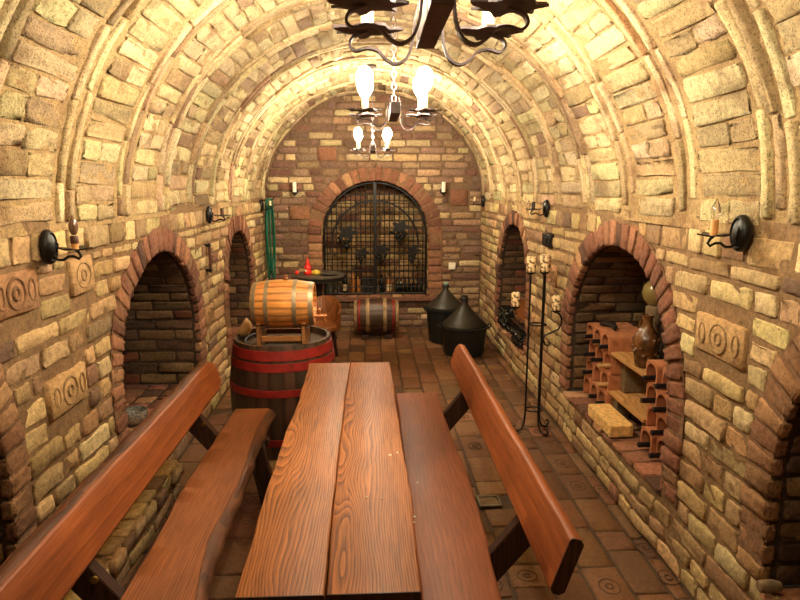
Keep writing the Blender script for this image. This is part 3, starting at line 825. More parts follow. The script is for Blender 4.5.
m.tube([(.085, 0, LB-.028), (.085, 0, LB+.02), (.085, 0, LB+.075)], [.016, .014, .011], 10); m.tube([(.07, 0, LB+.06), (.125, 0, LB+.065)], [.010, .008], 8); m.tube([(.045, 0, LB+.03), (.085, 0, LB+.03)], .008, 8); m.tube([(.042, -.028, LB+.03), (.042, .028, LB+.03)], .008, 8)
build_local(m, 'tap', M['tap'], ck)
ck.rotation_euler = (0, PI/2, 0)
cr = thing('cask_cradle', (-.58, 3.92, ZV), 'low wooden cradle under the small pale cask on the vat', 'stand')
for xx in (-.725, -.435):
    m = MB(); m.prism([(xx-.014, 3.80, ZV), (xx-.014, 4.04, ZV), (xx-.014, 4.04, .885), (xx-.014, 4.028, .885)]+[(xx-.014, 3.92+.166*math.cos(t), .985-.166*math.sin(t)) for t in np.linspace(.66, PI-.66, 10)]+[(xx-.014, 3.812, .885), (xx-.014, 3.80, .885)], (.028, 0, 0)); m.build('cradle_rest', M['cradle'], cr, bevel=.003)
m = MB(); m.box((-.58, 3.815, ZV+.06), (.258, .024, .035)); m.build('cradle_rail', M['cradle'], cr, bevel=.003)
m = MB(); m.box((-.58, 4.025, ZV+.06), (.258, .024, .035)); m.build('cradle_rail', M['cradle'], cr, bevel=.003)
# chain / hose lying inside the rim of the vat
m = MB(); m.tube([(-.60+.25*math.cos(t), 3.99+.25*math.sin(t), ZV+.012+.004*math.sin(5*t)) for t in np.linspace(2.3, 4.1, 24)], .011, 8)
single(m, 'hose_piece', M['dark'], (-.85, 3.99, ZV), 'short dark hose curled inside the rim of the vat', 'hose')
m = MB(); m.lathe([(.002, 0), (.03, 0), (.06, .03), (.072, .07), (.066, .07), (.05, .03), (.002, .012)], (0, 0, 0), 20)
m.v = [tuple(Matrix.Rotation(-1.05, 3, 'Y') @ Vector(v)+Vector((-.835, 4.08, ZV+.045))) for v in m.v]
single(m, 'bowl', M['pale_wood'], (-.86, 4.05, ZV), 'small pale bowl tipped up behind the left end of the cask', 'bowl')

# dark cask under the window
dk = thing('barrel_cask', (-.20, 6.93, .262), 'dark cask with grey and red hoops lying on the floor under the grille', 'barrel')
m = MB(); rf = barrel_body(m, .175, .205, .52, 22, 4, [(76, 52, 40), (66, 44, 34), (88, 62, 46)], dish=.03); build_local(m, 'staves', M['staves'], dk)
for a, b, k in ((.004, .035, 'old_hoop'), (.05, .075, 'red_hoop'), (.14, .18, 'old_hoop'), (.34, .38, 'old_hoop'), (.445, .47, 'red_hoop'), (.485, .516, 'old_hoop')): build_local(hoop(rf, a, b, t=.003), 'hoop', M[k], dk)
heads(dk, .153, .52, .03, 'vat_lid'); dk.rotation_euler = (0, PI/2, 0)
for xx, lb in ((-.07, 'left'), (.20, 'right')):
    m = MB(); m.box((xx, 6.93, .03), (.08, .30, .05))
    single(m, 'chock', M['dark_wood'], (xx, 6.93, .005), 'dark wooden chock under the %s half of the dark cask' % lb, 'chock', 'chocks under the dark cask', bevel=.004)

# ------------------------------------------------------------------ demijohns
def demijohn(loc, rb, zb, zneck, label, capmat):
    d = thing('demijohn', loc, label, 'demijohn', 'basketed demijohns in the far corner'); x, y, z = loc
    m = MB(); m.lathe([(rb*.80, 0), (rb*.84, .01), (rb*.97, zb*.8), (rb, zb*.92), (rb*1.05, zb*.94), (rb*1.06, zb), (rb*.99, zb+.004), (rb*.96, zb-.03), (rb*.3, zb-.03)], loc, 40, wob=lambda a, h: 1+.006*math.sin(34*a)); m.build('basket', M['wick'], d)
    for s in (-1, 1):
        m = MB(); m.tube([(x+s*rb*1.03, y-.05, z+zb*.9), (x+s*rb*1.13, y-.045, z+zb*.99), (x+s*rb*1.15, y, z+zb*1.02), (x+s*rb*1.13, y+.045, z+zb*.99), (x+s*rb*1.03, y+.05, z+zb*.9)], .009, 8); m.build('handle', M['wick'], d)
    h = zneck-zb
    m = MB(); m.lathe([(rb*.90, zb-.02), (rb*.95, zb+.01), (rb*.90, zb+h*.10), (rb*.72, zb+h*.24), (rb*.50, zb+h*.42), (rb*.33, zb+h*.58), (rb*.20, zb+h*.70), (rb*.145, zb+h*.78), (rb*.14, zneck-.03), (rb*.175, zneck-.028), (rb*.175, zneck-.008), (rb*.15, zneck), (.01, zneck)], loc, 36); m.build('glass_shoulder', M['demi'], d)
    m = MB(); m.lathe([(rb*.13, zneck-.002), (rb*.13, zneck+.014), (rb*.10, zneck+.02), (.002, zneck+.02)], loc, 16); m.build('stopper', M[capmat], d)
    return d
demijohn((.98, 6.15, .006), .245, .31, .61, 'front black-basket demijohn with dark stopper, nearest in the far right corner', 'dark')
demijohn((.850, 6.69, .006), .222, .40, .66, 'rear demijohn with pale green cap, half hidden behind the front one', 'cap')

# ------------------------------------------------------------------ wall sconces
def sconce(p, n, label, plate, sleeve, bulb, zlen=.055):
    """p: centre of the plate on the wall; n: outward direction"""
    n = Vector(n); t = Vector((0, 0, 1)).cross(n); p = Vector(p)
    s = thing('wall_sconce', p, label, 'sconce', 'wrought iron wall sconces')
    F = lambda a, b, c: p+n*a+t*b+Vector((0, 0, c))
    m = MB(); rings = []
    for w, k in ((0, 1.), (.012, 1.), (.02, .93), (.024, .82), (.018, .74), (.026, .5), (.030, .2)):
        rings.append([F(w, .050*k*math.cos(a), .068*k*math.sin(a)) for a in np.linspace(0, 2*PI, 28, endpoint=False)])
    m.loft(rings); m.build('back_plate', M[plate], s, smooth=40)
    m = MB(); m.tube([F(.02, 0, -.035), F(.04, 0, -.05), (F(.06, 0, -.05)), F(.08, 0, -.036), F(.10, 0, -.036), F(.118, 0, -.046), F(.128, 0, -.036), F(.12, 0, -.02), F(.108, 0, -.012)], .0055, 8); m.build('arm', M['iron'], s, smooth=60)
    m = MB(); m.tube([F(.02, .012, .03), F(.034, .02, .01), F(.03, .016, -.02), F(.022, .004, -.03)], .004, 6); m.build('scroll', M['iron'], s, smooth=60)
    m = MB(); c = F(.108, 0, -.008)
    out = [c+(n*math.cos(a)+t*math.sin(a))*(.05*(1+.28*math.cos(4*a)))+Vector((0, 0, .004*math.cos(4*a))) for a in np.linspace(0, 2*PI, 24, endpoint=False)]
    m.prism(out, (0, 0, .005)); m.build('drip_pan', M['iron'], s)
    if sleeve == 'half':
        m = MB(); m.lathe([(.0125, -.003), (.0125, .022), (.002, .022)], c, 14); m.build('candle_sleeve', M['amber_sleeve'], s)
        m = MB(); m.lathe([(.0145, .022), (.015, .03), (.0145, .048), (.012, .052), (.002, .052)], c, 14); m.build('socket', M['brown_sleeve'], s)
    else:
        m = MB(); m.lathe([(.0135, -.003), (.0135, .055), (.012, .058), (.002, .058)], c, 14); m.build('candle_sleeve', M[sleeve], s)
    if bulb:
        m = MB(); b0 = .055
        m.lathe([(.008, b0), (.013, b0+.010), (.0175, b0+.026), (.0165, b0+.042), (.010, b0+.06), (.0035, b0+.073), (.001, b0+.077)], c, 16); m.build('bulb', M[bulb], s, smooth=80)
    return s
sconce((XL+.022, 2.375, 1.522), (1, 0, 0), 'nearest iron sconce on the left wall, with smoky brown candle bulb', 'iron', 'half', 'smoke')
sconce((XL+.022, 4.73, 1.540), (1, 0, 0), 'iron sconce on the left wall between the two visible niches', 'iron', 'brown_sleeve', None)
sconce((XL+.022, 7.00, 1.545), (1, 0, 0), 'farthest iron sconce on the left wall, above the green hose', 'iron', 'cream', None)
sconce((XR-.022, 2.135, 1.584), (-1, 0, 0), 'nearest iron sconce on the right wall, with clear candle bulb', 'iron', 'amber_sleeve', 'clear')
sconce((XR-.022, 4.60, 1.588), (-1, 0, 0), 'iron sconce on the right wall above the small black box', 'iron', 'dark', None)
sconce((XR-.022, 7.22, 1.585), (-1, 0, 0), 'farthest iron sconce on the right wall, near the far corner', 'iron', 'cream', None)
for x, lb in ((-.905, 'left'), (.892, 'right')):
    s = thing('wall_candle', (x, YB-.02, 1.68), 'white candle lamp on a black bracket %s of the grille arch on the far wall' % lb, 'sconce', 'candle lamps on the far wall')
    m = MB(); m.lathe([(.038, .0), (.04, .006), (.034, .016), (.01, .018)], (0, 0, 0), 18, 'Y'); m.v = [(a+x, YB-.012-b, c+1.70) for a, b, c in m.v]; m.build('back_plate', M['iron'], s)
    m = MB(); m.tube([(x, YB-.03, 1.67), (x, YB-.055, 1.645), (x, YB-.085, 1.655), (x, YB-.085, 1.685)], .006, 8); m.build('arm', M['iron'], s, smooth=60)
    m = MB(); m.lathe([(.03, 0), (.034, .004), (.03, .008)], (x, YB-.085, 1.682), 18); m.build('drip_pan', M['iron'], s)
    m = MB(); m.lathe([(.024, 0), (.025, .115), (.02, .12), (.003, .12)], (x, YB-.085, 1.69), 18); m.build('candle_sleeve', M['white'], s)

# ------------------------------------------------------------------ chandeliers
def leaf_pan(c):
    m = MB(); out = []
    for a in np.linspace(0, 2*PI, 36, endpoint=False):
        r = .060*(1+.16*math.cos(7*a+.6)+.09*math.cos(11*a)); out.append((c[0]+r*1.12*math.cos(a), c[1]+r*.85*math.sin(a), c[2]+.003*math.cos(5*a+.6)))
    m.prism(out, (0, 0, .006)); return m
def chandelier(c, label, bulb='bulb'):
    x, y, z = c
    s = thing('chandelier', (x, y, z), label, 'chandelier', 'wrought iron chandeliers down the vault')
    m = MB(); m.box((x, y-.02, z), (.044, .36, .05)); m.build('beam', M['chand_iron'], s, bevel=.002)
    for yy in (y+.09, y-.11):
        for sx in (-1, 1):
            px, pz = x+sx*.138, z-.004
            m = MB()
            pts = []
            # S-scroll strap: from beam side out and down, up under the pan, curled end
            P = [(.02, .06), (.03, .02), (.036, -.03), (.05, -.062), (.075, -.074), (.098, -.062), (.115, -.045), (.14, -.040), (.165, -.046), (.178, -.034), (.172, -.018), (.155, -.010), (.138, -.004)]
            C = [Vector((x+sx*a, yy, z+b)) for a, b in P]
            fine = []
            for i in range(len(C)-1):
                p0, p1, p2, p3 = C[max(i-1, 0)], C[i], C[i+1], C[min(i+2, len(C)-1)]
                for t in (0, .33, .66): fine.append(.5*((2*p1)+(p2-p0)*t+(2*p0-5*p1+4*p2-p3)*t*t+(3*p1-p0-3*p2+p3)*t**3))
            fine.append(C[-1])
            n = len(fine)
            secs = []
            for i, p in enumerate(fine):
                tt = (fine[min(i+1, n-1)]-fine[max(i-1, 0)]).normalized(); nn = Vector((-tt.z, 0, tt.x))*.0028; ww = Vector((0, .009, 0))
                secs.append([p+nn+ww, p-nn+ww, p-nn-ww, p+nn-ww])
            m.loft(secs); m.build('scroll_arm', M['chand_iron'], s, smooth=40)
            leaf_pan((px, yy, pz)).build('drip_pan', M['chand_iron'], s)
            m = MB(); m.lathe([(.015, 0), (.015, .075), (.012, .08), (.003, .08)], (px, yy, pz+.004), 14); m.build('candle_sleeve', M['cream'], s)
            m = MB(); b = .08
            m.lathe([(.012, b), (.022, b+.012), (.036, b+.038), (.040, b+.060), (.035, b+.086), (.021, b+.106), (.002, b+.114)], (px, yy, pz+.004), 16); m.build('bulb', M[bulb], s, smooth=80)
    # suspension chain up to the vault
    ztop = ZS+VB*math.sqrt(1-((x-CX)/VA)**2)-.006
    m = MB(); zc = z+.035; k = 0
    while zc < ztop-.02:
        a = np.linspace(0, 2*PI, 14); d = (1, 0) if k % 2 else (0, 1)
        m.tube([(x+.010*math.cos(t)*d[0], y+.010*math.cos(t)*d[1], zc+.018*math.sin(t)) for t in a], .0028, 6, cap=False); zc += .029; k += 1
    m.build('chain', M['chand_iron'], s, smooth=60)
    m = MB(); m.lathe([(.045, ztop-.004), (.042, ztop-.02), (.012, ztop-.032), (.003, ztop-.034)], (x, y, 0), 18); m.build('ceiling_rose', M['chand_iron'], s)
chandelier((.135, 1.36, 2.10), 'nearest iron chandelier, cut off by the top of the picture', 'dim_bulb')
chandelier((.118, 3.00, 2.10), 'middle lit chandelier hanging over the far end of the table')
chandelier((.030, 5.90, 2.10), 'farthest lit chandelier hanging before the grille arch')

# ------------------------------------------------------------------ candle stand
cs = thing('candle_stand', (1.17, 4.07, .006), 'tall black wrought iron candle stand by the right wall', 'candle stand')
RODS = [(1.105, 4.06), (1.190, 4.03), (1.222, 4.11)]
sc = Vector((1.17, 4.065, 0))
tops = [1.17, 1.175, 1.17]
FEET = [(-1, -.12), (.62, -.78), (.9, .42)]
for (rx, ry), zt, ft in zip(RODS, tops, FEET):
    o = Vector((*ft, 0)).normalized()
    P = [Vector((rx, ry, zt)), Vector((rx, ry, .7)), Vector((rx, ry, .16))]
    for a, b in ((.006, .07), (.024, .025), (.055, .009), (.082, .014), (.094, .036), (.084, .055), (.066, .052)): P.append(Vector((rx, ry, 0))+o*a+Vector((0, 0, b)))
    m = MB(); m.tube(P, .0072, 8); m.build('leg_rod', M['iron'], cs, smooth=60)
    m = MB(); m.lathe([(.006, -.02), (.03, -.004), (.034, .004), (.004, .004)], (rx, ry, zt), 16); m.build('candle_cup', M['iron'], cs)
for zz in (.17, .80):
    m = MB(); m.tube([(1.17+.062*math.cos(t), 4.067+.048*math.sin(t), zz) for t in np.linspace(0, 2*PI, 28)], .006, 8, cap=False); m.build('ring', M['iron'], cs, smooth=60)
arms = []
for sx, dz in ((-1, .93), (1, .905)):
    bx = 1.105 if sx < 0 else 1.20; ex = 1.005 if sx < 0 else 1.285; yy = 4.06 if sx < 0 else 4.03
    P = [(ex+sx*a, yy, dz+b) for a, b in ((0, -.012), (.022, -.022), (.040, -.05), (.043, -.09), (.022, -.135), (-.03, -.158), (-.068, -.175), (-.082, -.20), (-.070, -.24), (-.045, -.252), (-.034, -.232), (-.048, -.222))]
    m = MB(); m.tube(P, .0068, 8); m.build('scroll_arm', M['iron'], cs, smooth=70)
    m = MB(); m.lathe([(.006, -.02), (.03, -.004), (.034, .004), (.004, .004)], (ex, yy, dz), 16); m.build('candle_cup', M['iron'], cs)
    arms.append((ex, yy, dz))
def candle(c, r, h, label):
    m = MB(); m.lathe([(r*.97, 0), (r, .004), (r*1.01, h*.5), (r, h-.006), (r*.9, h), (r*.5, h-.012), (.002, h-.012)], c, 20, wob=lambda a, z: 1+.02*math.sin(3*a+20*z))
    k = single(m, 'pillar_candle', M['mottled'], c, label, 'candle', 'mottled candles on the iron stand')
    w = MB(); w.tube([(c[0], c[1], c[2]+h-.014), (c[0]+.002, c[1], c[2]+h+.008)], .002, 6); w.build('wick', M['dark'], k)
candle((RODS[0][0], RODS[0][1], tops[0]+.005), .032, .105, 'mottled pillar candle on top of the left-hand upright of the iron stand')
candle((RODS[1][0], RODS[1][1], tops[1]+.005), .034, .115, 'mottled pillar candle on the front right upright, tallest on the iron stand')
candle((RODS[2][0], RODS[2][1], tops[2]+.005), .034, .105, 'mottled pillar candle on the rear right upright of the iron stand')
candle((*arms[0][:2], arms[0][2]+.005), .030, .095, 'mottled cream candle on the low left arm of the iron stand')
candle((*arms[1][:2], arms[1][2]+.005), .030, .10, 'mottled candle on the low right scroll arm of the iron stand')

# ------------------------------------------------------------------ right niche: terracotta bottle tiles
def tile_mesh(w, h, d, t=.011):
    """open-ended block with a horseshoe tunnel; front faces -X, local origin at front bottom centre"""
    m = MB(); n = 16
    r = w/2-t; zc = h*.52
    inn = [(-r, 0.)]+[(r*math.cos(a), zc+(h-t-zc)*math.sin(a)) for a in np.linspace(PI, 0, n)]+[(r, 0.)]
    out = [(-w/2, 0.)]+[(max(-w/2, min(w/2, w*.58*math.cos(a))), min(h, zc+(h-zc)*1.3*math.sin(a))) for a in np.linspace(PI, 0, n)]+[(w/2, 0.)]
    k = len(inn); vs = []
    for x in (0, d):
        vs += [(x, y, z) for y, z in out]+[(x, y, z) for y, z in inn]
    fs = []
    for i in range(k-1):
        fs.append((i, i+1, k+i+1, k+i)); fs.append((2*k+i, 3*k+i, 3*k+i+1, 2*k+i+1))
        fs.append((i, 2*k+i, 2*k+i+1, i+1)); fs.append((k+i, k+i+1, 3*k+i+1, 3*k+i))
    fs.append((0, k, 3*k, 2*k)); fs.append((k-1, 3*k-1, 4*k-1, 2*k-1))
    m.add(vs, fs); return m
def bottle_mesh():
    """lying bottle, neck towards -X, local origin at its axis at the mouth"""
    g = MB(); g.lathe([(.0135, .03), (.014, .09), (.022, .115), (.034, .14), (.0365, .17), (.0365, .288), (.034, .297), (.028, .30), (.022, .296), (.003, .288)], n=16, axis='X')
    c = MB(); c.lathe([(.002, .0), (.0125, .0), (.0150, .002), (.0150, .022), (.0142, .026), (.0146, .085), (.003, .086)], n=14, axis='X')
    return g, c
TW, THH, TD = .133, .1265, .27
proto_tile = None; pb = None
FX = 1.50
holes = []
ROWN = ('bottom', 'second', 'third', 'top')
def put_tile(x, y, z, label):
    global proto_tile
    if proto_tile is None:
        t = tile_mesh(TW-.003, THH-.001, TD); proto_tile = single(t, 'bottle_tile', M['terra'], (0, 0, 0), label, 'wine rack tile', 'terracotta wine rack tiles', smooth=40)
        proto_tile.location = (x, y, z); return proto_tile
    o = dup(proto_tile, (x, y, z), label); return o
def put_bottle(x, y, z, label, cap='capsule_dark', group='bottles in the terracotta tiles', rot=None):
    global pb
    if pb is None:
        pb = {}
    if cap not in pb:
        g, c = bottle_mesh(); r = thing('wine_bottle', (0, 0, 0), label, 'bottle', group)
        g.build('glass', M['bottle'], r); c.build('capsule', M[cap], r); pb[cap] = r; r.location = (x, y, z); o = r
    else:
        o = dup(pb[cap], (x, y, z), label, group)
    o.rotation_euler = rot or (0, 0, 0)
    return o
ZSILL = R1.sill+.012
for r in range(4):
    for c in range(3):
        y = 3.905-.133*c; z = ZSILL+r*THH
        put_tile(FX+.012*((r*7+c*3) % 3-1), y, z, '%s terracotta bottle tile of the left stack, %s row' % (('far-side', 'middle', 'near-side')[c], ROWN[r]))
for r in range(4):
    for c in range(2):
        y = 3.0-.135*c; z = ZSILL+r*THH
        put_tile(FX+.012*((r*5+c*2) % 3-1), y, z, '%s terracotta bottle tile of the right stack, %s row' % (('far-side', 'near-side')[c], ROWN[r]))
filled_l = [(3, 2, 0), (3, 1, 0), (3, 0, 0), (2, 0, 0), (2, 1, 0), (2, 2, 1), (1, 0, 0), (1, 2, 1), (0, 1, 0), (0, 2, 0)]
for r, c, pale in filled_l:
    put_bottle(FX-.048, 3.905-.133*c, ZSILL+r*THH+.0375, '%s bottle in the %s-row %s tile of the left terracotta stack' % ('cork-ended' if pale else 'black-capped', ROWN[r], ('far', 'middle', 'near')[c]), 'cork' if pale else 'capsule_dark')
for r, c in ((3, 0), (3, 1), (2, 0), (2, 1), (1, 1), (0, 0), (0, 1)):
    put_bottle(FX-.055, 3.0-.135*c, ZSILL+r*THH+.0375, 'black-capped bottle in the %s-row %s tile of the right terracotta stack' % (ROWN[r], ('far', 'near')[c]))
ya, yb_ = 3.573, 3.07
for z, lb in ((ZSILL+3*THH+.002, 'upper'), (ZSILL+THH+.002, 'lower')):
    m = MB(); m.box((FX+.125, 3.322, z+.011), (.25, .490, .022))
    single(m, 'shelf_plank', M['plank'], (FX+.125, 3.339, z), '%s bare plank shelf between the two terracotta stacks' % lb, 'shelf', 'plank shelves in the niche', bevel=.003)
# ends of the planks rest on blocks standing in the gap
m = MB()
sb = thing('stone_block', (1.49, 3.39, ZSILL+.001), 'pale sandstone block on the niche sill before the plank shelves', 'stone')
m.box((1.430, 3.355, ZSILL+.001+.038), (.14, .36, .075)); o = m.build('slab', M['block'], sb, bevel=.008)
for yy in (3.53, 3.12):
    m = MB(); m.box((FX+.13, yy, ZSILL+.058), (.2, .07, .115))
    single(m, 'brick', M['stone'], (FX+.13, yy, ZSILL), 'grey brick under the %s end of the lower plank shelf' % ('far' if yy > 3.3 else 'near'), 'brick', 'bricks under the lower shelf', bevel=.006)
    m = MB(); z0 = ZSILL+THH+.026; z1 = ZSILL+3*THH
    m.box((FX+.15, yy, (z0+z1)/2), (.16, .06, z1-z0-.002))
    single(m, 'brick', M['stone'], (FX+.15, yy, z0), 'upright grey brick under the %s end of the upper plank shelf' % ('far' if yy > 3.3 else 'near'), 'brick', 'bricks under the upper shelf', bevel=.006)
# glazed jug on the upper plank
ZP = ZSILL+3*THH+.025
jx, jy = 1.565, 3.245
jg = thing('jug', (jx, jy, ZP), 'brown glazed clay jug on the upper plank shelf', 'jug')
m = MB(); m.lathe([(.046, 0), (.052, .006), (.060, .05), (.072, .11), (.074, .15), (.062, .19), (.040, .22), (.028, .245), (.027, .285), (.036, .305), (.031, .305), (.022, .28), (.003, .25)], (jx, jy, ZP), 28, wob=lambda a, h: 1+.03*math.sin(7*a+30*h)+.025*math.sin(11*a-20*h)); jug_body = m
m = MB(); m.tube([(jx, jy+.028, ZP+.27), (jx, jy+.07, ZP+.275), (jx, jy+.092, ZP+.23), (jx, jy+.066, ZP+.16)], .010, 8); m.build('handle', M['jug'], jg, smooth=70)
m = jug_body
for q in range(22):
    a = random.uniform(0, 2*PI); zz = random.uniform(.06, .17); rr = .068+.003*math.sin(zz*20)
    m.ball((jx+rr*math.cos(a), jy+rr*math.sin(a), ZP+zz), .011, 8)
jug_body.build('body', M['jug'], jg, smooth=70)
c = (1.645, 3.145, ZP)
b = thing('wine_bottle', c, 'upright dark bottle between the brown jug and the niche edge', 'bottle')
m = MB(); m.lathe([(.036, 0), (.038, .004), (.038, .12), (.03, .15), (.015, .18), (.014, .23), (.004, .232)], c, 20); m.build('glass', M['bottle'], b)
m = MB(); m.lathe([(.0145, .19), (.0165, .2), (.0165, .238), (.003, .24)], c, 14); m.build('capsule', M['capsule_dark'], b)
c = (1.69, 3.43, ZP)
gs = thing('glass_globe', c, 'round olive-gold glass globe on a grey stem behind the jug', 'ornament')
m = MB(); m.lathe([(.055, 0), (.055, .015), (.042, .03), (.040, .20), (.048, .23), (.052, .31), (.03, .325), (.004, .325)], c, 20); m.build('stem', M['stone'], gs)
m = MB(); m.lathe([(.02, .318), (.05, .332), (.074, .365), (.080, .40), (.070, .44), (.044, .468), (.002, .478)], c, 24); m.build('globe', M['gold'], gs, smooth=80)
# black crumpled gloves-like tool on the left stack
ct = thing('corkscrew', (1.58, 3.76, ZSILL+4*THH), 'small black iron piece lying on top of the left terracotta stack', 'tool')
zt = ZSILL+4*THH+.012
m = MB(); m.tube([(1.54, 3.86, zt), (1.56, 3.80, zt+.012), (1.60, 3.74, zt+.004)], [.012, .02, .010], 10); m.tube([(1.56, 3.68, zt), (1.575, 3.74, zt+.01), (1.55, 3.80, zt+.014)], [.008, .016, .012], 10); m.build('body', M['dark'], ct, smooth=70)
m = MB(); m.tube([(1.575, 3.76, zt+.012), (1.585, 3.745, zt+.03), (1.575, 3.72, zt+.036)], [.01, .012, .005], 8); m.build('lever', M['dark'], ct, smooth=70)

# ------------------------------------------------------------------ far right niche: bottle piles and a cask
def pile(y0, y1, z0, rows, x0, label, group):
    k = 0
    for r in range(rows):
        y = y0+(.038 if r % 2 else 0)
        while y < y1-(.03 if r else 0):
            put_bottle(x0+.30+random.uniform(-.012, .012)+.004*r, y, z0+.037+r*.0655, label, 'capsule', group, (0, 0, PI)); y += .0765; k += 1
Z2 = R2.sill+.015
pile(5.90, 6.32, Z2, 3, 1.375, 'dark wine bottle in the pile left of the cask in the far right niche', 'bottles piled left of the cask')
pile(5.255, 5.56, Z2, 2, 1.335, 'dark wine bottle in the pile beneath the cask in the far right niche', 'bottles piled beneath the cask')
ZC = Z2+.172
cb = thing('barrel_cask', (1.42, 5.43, ZC+.151), 'small dark cask lying end-on above the bottles in the far right niche', 'barrel')
m = MB(); rf = barrel_body(m, .122, .146, .34, 18, 4, [(116, 78, 54), (100, 68, 46), (132, 92, 62)], dish=.02); build_local(m, 'staves', M['staves'], cb)
for a, b in ((.004, .028), (.085, .108), (.232, .255), (.312, .336)): build_local(hoop(rf, a, b, t=.003), 'hoop', M['dark'], cb)
heads(cb, .099, .34, .02, 'tub_wood'); cb.rotation_euler = (0, PI/2, .62)
sf = thing('cask_shelf', (1.58, 5.42, Z2), 'low dark shelf carrying the small cask in the far right niche', 'shelf')
m = MB(); m.box((1.575, 5.50, ZC-.009), (.37, .62, .016)); m.build('board', M['dark_wood'], sf, bevel=.003)
for yy in (5.205, 5.795):
    m = MB(); m.box((1.575, yy, Z2+.078), (.34, .024, .152)); m.build('side_panel', M['dark_wood'], sf, bevel=.003)

# ------------------------------------------------------------------ grille window in the far wall
YG = YB+.10
gr = thing('window_grille', (.06, YG, .40), 'black wrought iron grille filling the arched opening in the far wall', 'grille')
cx, zr, R = .06, 1.165, .650; ZL = .402
def arcpts(r, z0, n=40): return [(cx-r, YG, ZL)]+[(cx+r*math.cos(a), YG, z0+r*math.sin(a)) for a in np.linspace(PI, 0, n)]+[(cx+r, YG, ZL)]
m = MB(); m.tube(arcpts(R-.012, zr), .013, 6); m.tube([(cx-R, YG, ZL+.013), (cx+R, YG, ZL+.013)], .013, 6); m.build('frame', M['iron'], gr, smooth=60)
ri = R-.11
m = MB(); m.tube([(cx+ri*math.cos(a), YG-.012, zr-.12+ri*math.sin(a)) for a in np.linspace(PI, 0, 40)], .012, 6); m.build('arch_bar', M['iron'], gr, smooth=60)
m = MB(); m.box((cx, YG-.01, (ZL+zr+R)/2), (.042, .03, zr+R-ZL-.02)); m.build('centre_post', M['iron'], gr, bevel=.003)
for xx in np.arange(cx-.60, cx+.61, .060):
    if abs(xx-cx) < .03: continue
    zt = zr+math.sqrt(max(0, (R-.012)**2-(xx-cx)**2)); k = int(round((xx-cx)/.06))
    if k % 2: zt = min(zt, zr-.12+math.sqrt(max(0, ri**2-(xx-cx)**2))+.16) if abs(xx-cx) < ri else zt
    m = MB(); m.tube([(xx, YG, ZL), (xx, YG, zt)], .0062, 6); m.build('upright_bar', M['iron'], gr, smooth=60)
for zz in np.arange(ZL+.10, zr+.5, .105):
    half = R-.012 if zz < zr else math.sqrt((R-.012)**2-(zz-zr)**2)
    m = MB(); m.tube([(cx-half, YG-.008, zz), (cx+half, YG-.008, zz)], .0055, 6); m.build('cross_bar', M['iron'], gr, smooth=60)
for bx, bz, sc_ in ((-.30, 1.13, 1.2), (.36, 1.20, 1.15), (.13, .93, 1.0), (.52, .92, .9), (-.12, .90, .8)):
    m = MB()
    for q in range(20):
        t = random.random(); wdt = .085*(1-t)*sc_; m.ball((bx+random.uniform(-wdt, wdt), YG-.025+random.uniform(-.012, .012), bz-.12*sc_*t), .020*sc_, 8)
    m.build('grape_ornament', M['iron'], gr, smooth=80)
    m = MB(); c = Vector((bx+.02, YG-.022, bz+.05*sc_))
    m.prism([c+Vector((.085*sc_*(1+.3*math.cos(5*a))*math.cos(a), 0, .06*sc_*(1+.3*math.cos(5*a))*math.sin(a))) for a in np.linspace(0, 2*PI, 30, endpoint=False)], (0, .008, 0)); m.build('leaf_ornament', M['iron'], gr)
# projecting brick ledge
m = MB(); m.box((.06, YB-.03, .368), (1.52, .11, .05)); o = m.build('trim_8', simple('dark_ledge_brick', lin(112, 74, 56), .85, noise=.3, bump=.6), None, bevel=.006); o['kind'] = 'structure'
# things standing on the ledge behind and before the grille
ZW = WB.sill+.013
def upright(x, y, h, r, mat, label, cap='capsule_dark', lab=False, group='bottles behind the grille'):
    b = thing('bottle', (x, y, ZW), label, 'bottle', group)
    m = MB(); m.lathe([(r*.95, 0), (r, .004), (r, h*.56), (r*.8, h*.66), (r*.42, h*.76), (r*.38, h*.97), (.003, h*.97)], (x, y, ZW), 16); m.build('glass', M[mat], b)
    m = MB(); m.lathe([(r*.42, h*.82), (r*.45, h*.84), (r*.45, h), (.002, h)], (x, y, ZW), 12); m.build('capsule', M[cap], b)
    if lab:
        m = MB(); m.lathe([(r+.0008, h*.14), (r+.0012, h*.15), (r+.0012, h*.44), (r+.0008, h*.45)], (x, y, ZW), 16); m.build('paper_label', M['label'], b)
    return b
upright(-.33, YB+.22, .27, .034, 'bottle', 'dark bottle standing left of the amber bottles behind the grille', lab=True)
upright(-.235, YB+.20, .33, .030, 'amber', 'taller amber bottle standing behind the grille', 'brass')
upright(-.165, YB+.22, .27, .028, 'amber', 'shorter amber bottle standing behind the grille', 'brass')
upright(.235, YB+.20, .27, .033, 'amber', 'bottle with pale label standing right of the grille centre', 'brass', True)
upright(.14, YB+.20, .25, .034, 'bottle', 'dark bottle standing just right of the grille centre post')
m = MB(); m.box((-.03, YB+.26, ZW+.10), (.15, .15, .20))
single(m, 'box', M['dark'], (-.03, YB+.26, ZW), 'dark box standing behind the grille left of its centre post', 'box', bevel=.004)
for k in range(7):
    upright(.34+.052*k, YB+.20+.02*(k % 2), .19, .024, 'bottle', 'small dark bottle in the row at the right end behind the grille', group='small bottles in a row behind the grille')
for k, (x, y, h) in enumerate(((-.54, YB+.22, .17), (-.44, YB+.22, .15))):
    j = thing('jar', (x, y, ZW), ('taller' if k == 0 else 'shorter')+' glass jar at the left end behind the grille', 'jar', 'jars behind the grille')
    m = MB(); m.lathe([(.04, 0), (.044, .006), (.044, h*.75), (.034, h*.86), (.034, h*.9), (.003, h*.9)], (x, y, ZW), 18); m.build('glass', M['jar'], j)
    m = MB(); m.lathe([(.036, h*.88), (.037, h), (.003, h)], (x, y, ZW), 18); m.build('lid', M['grey_metal'], j)

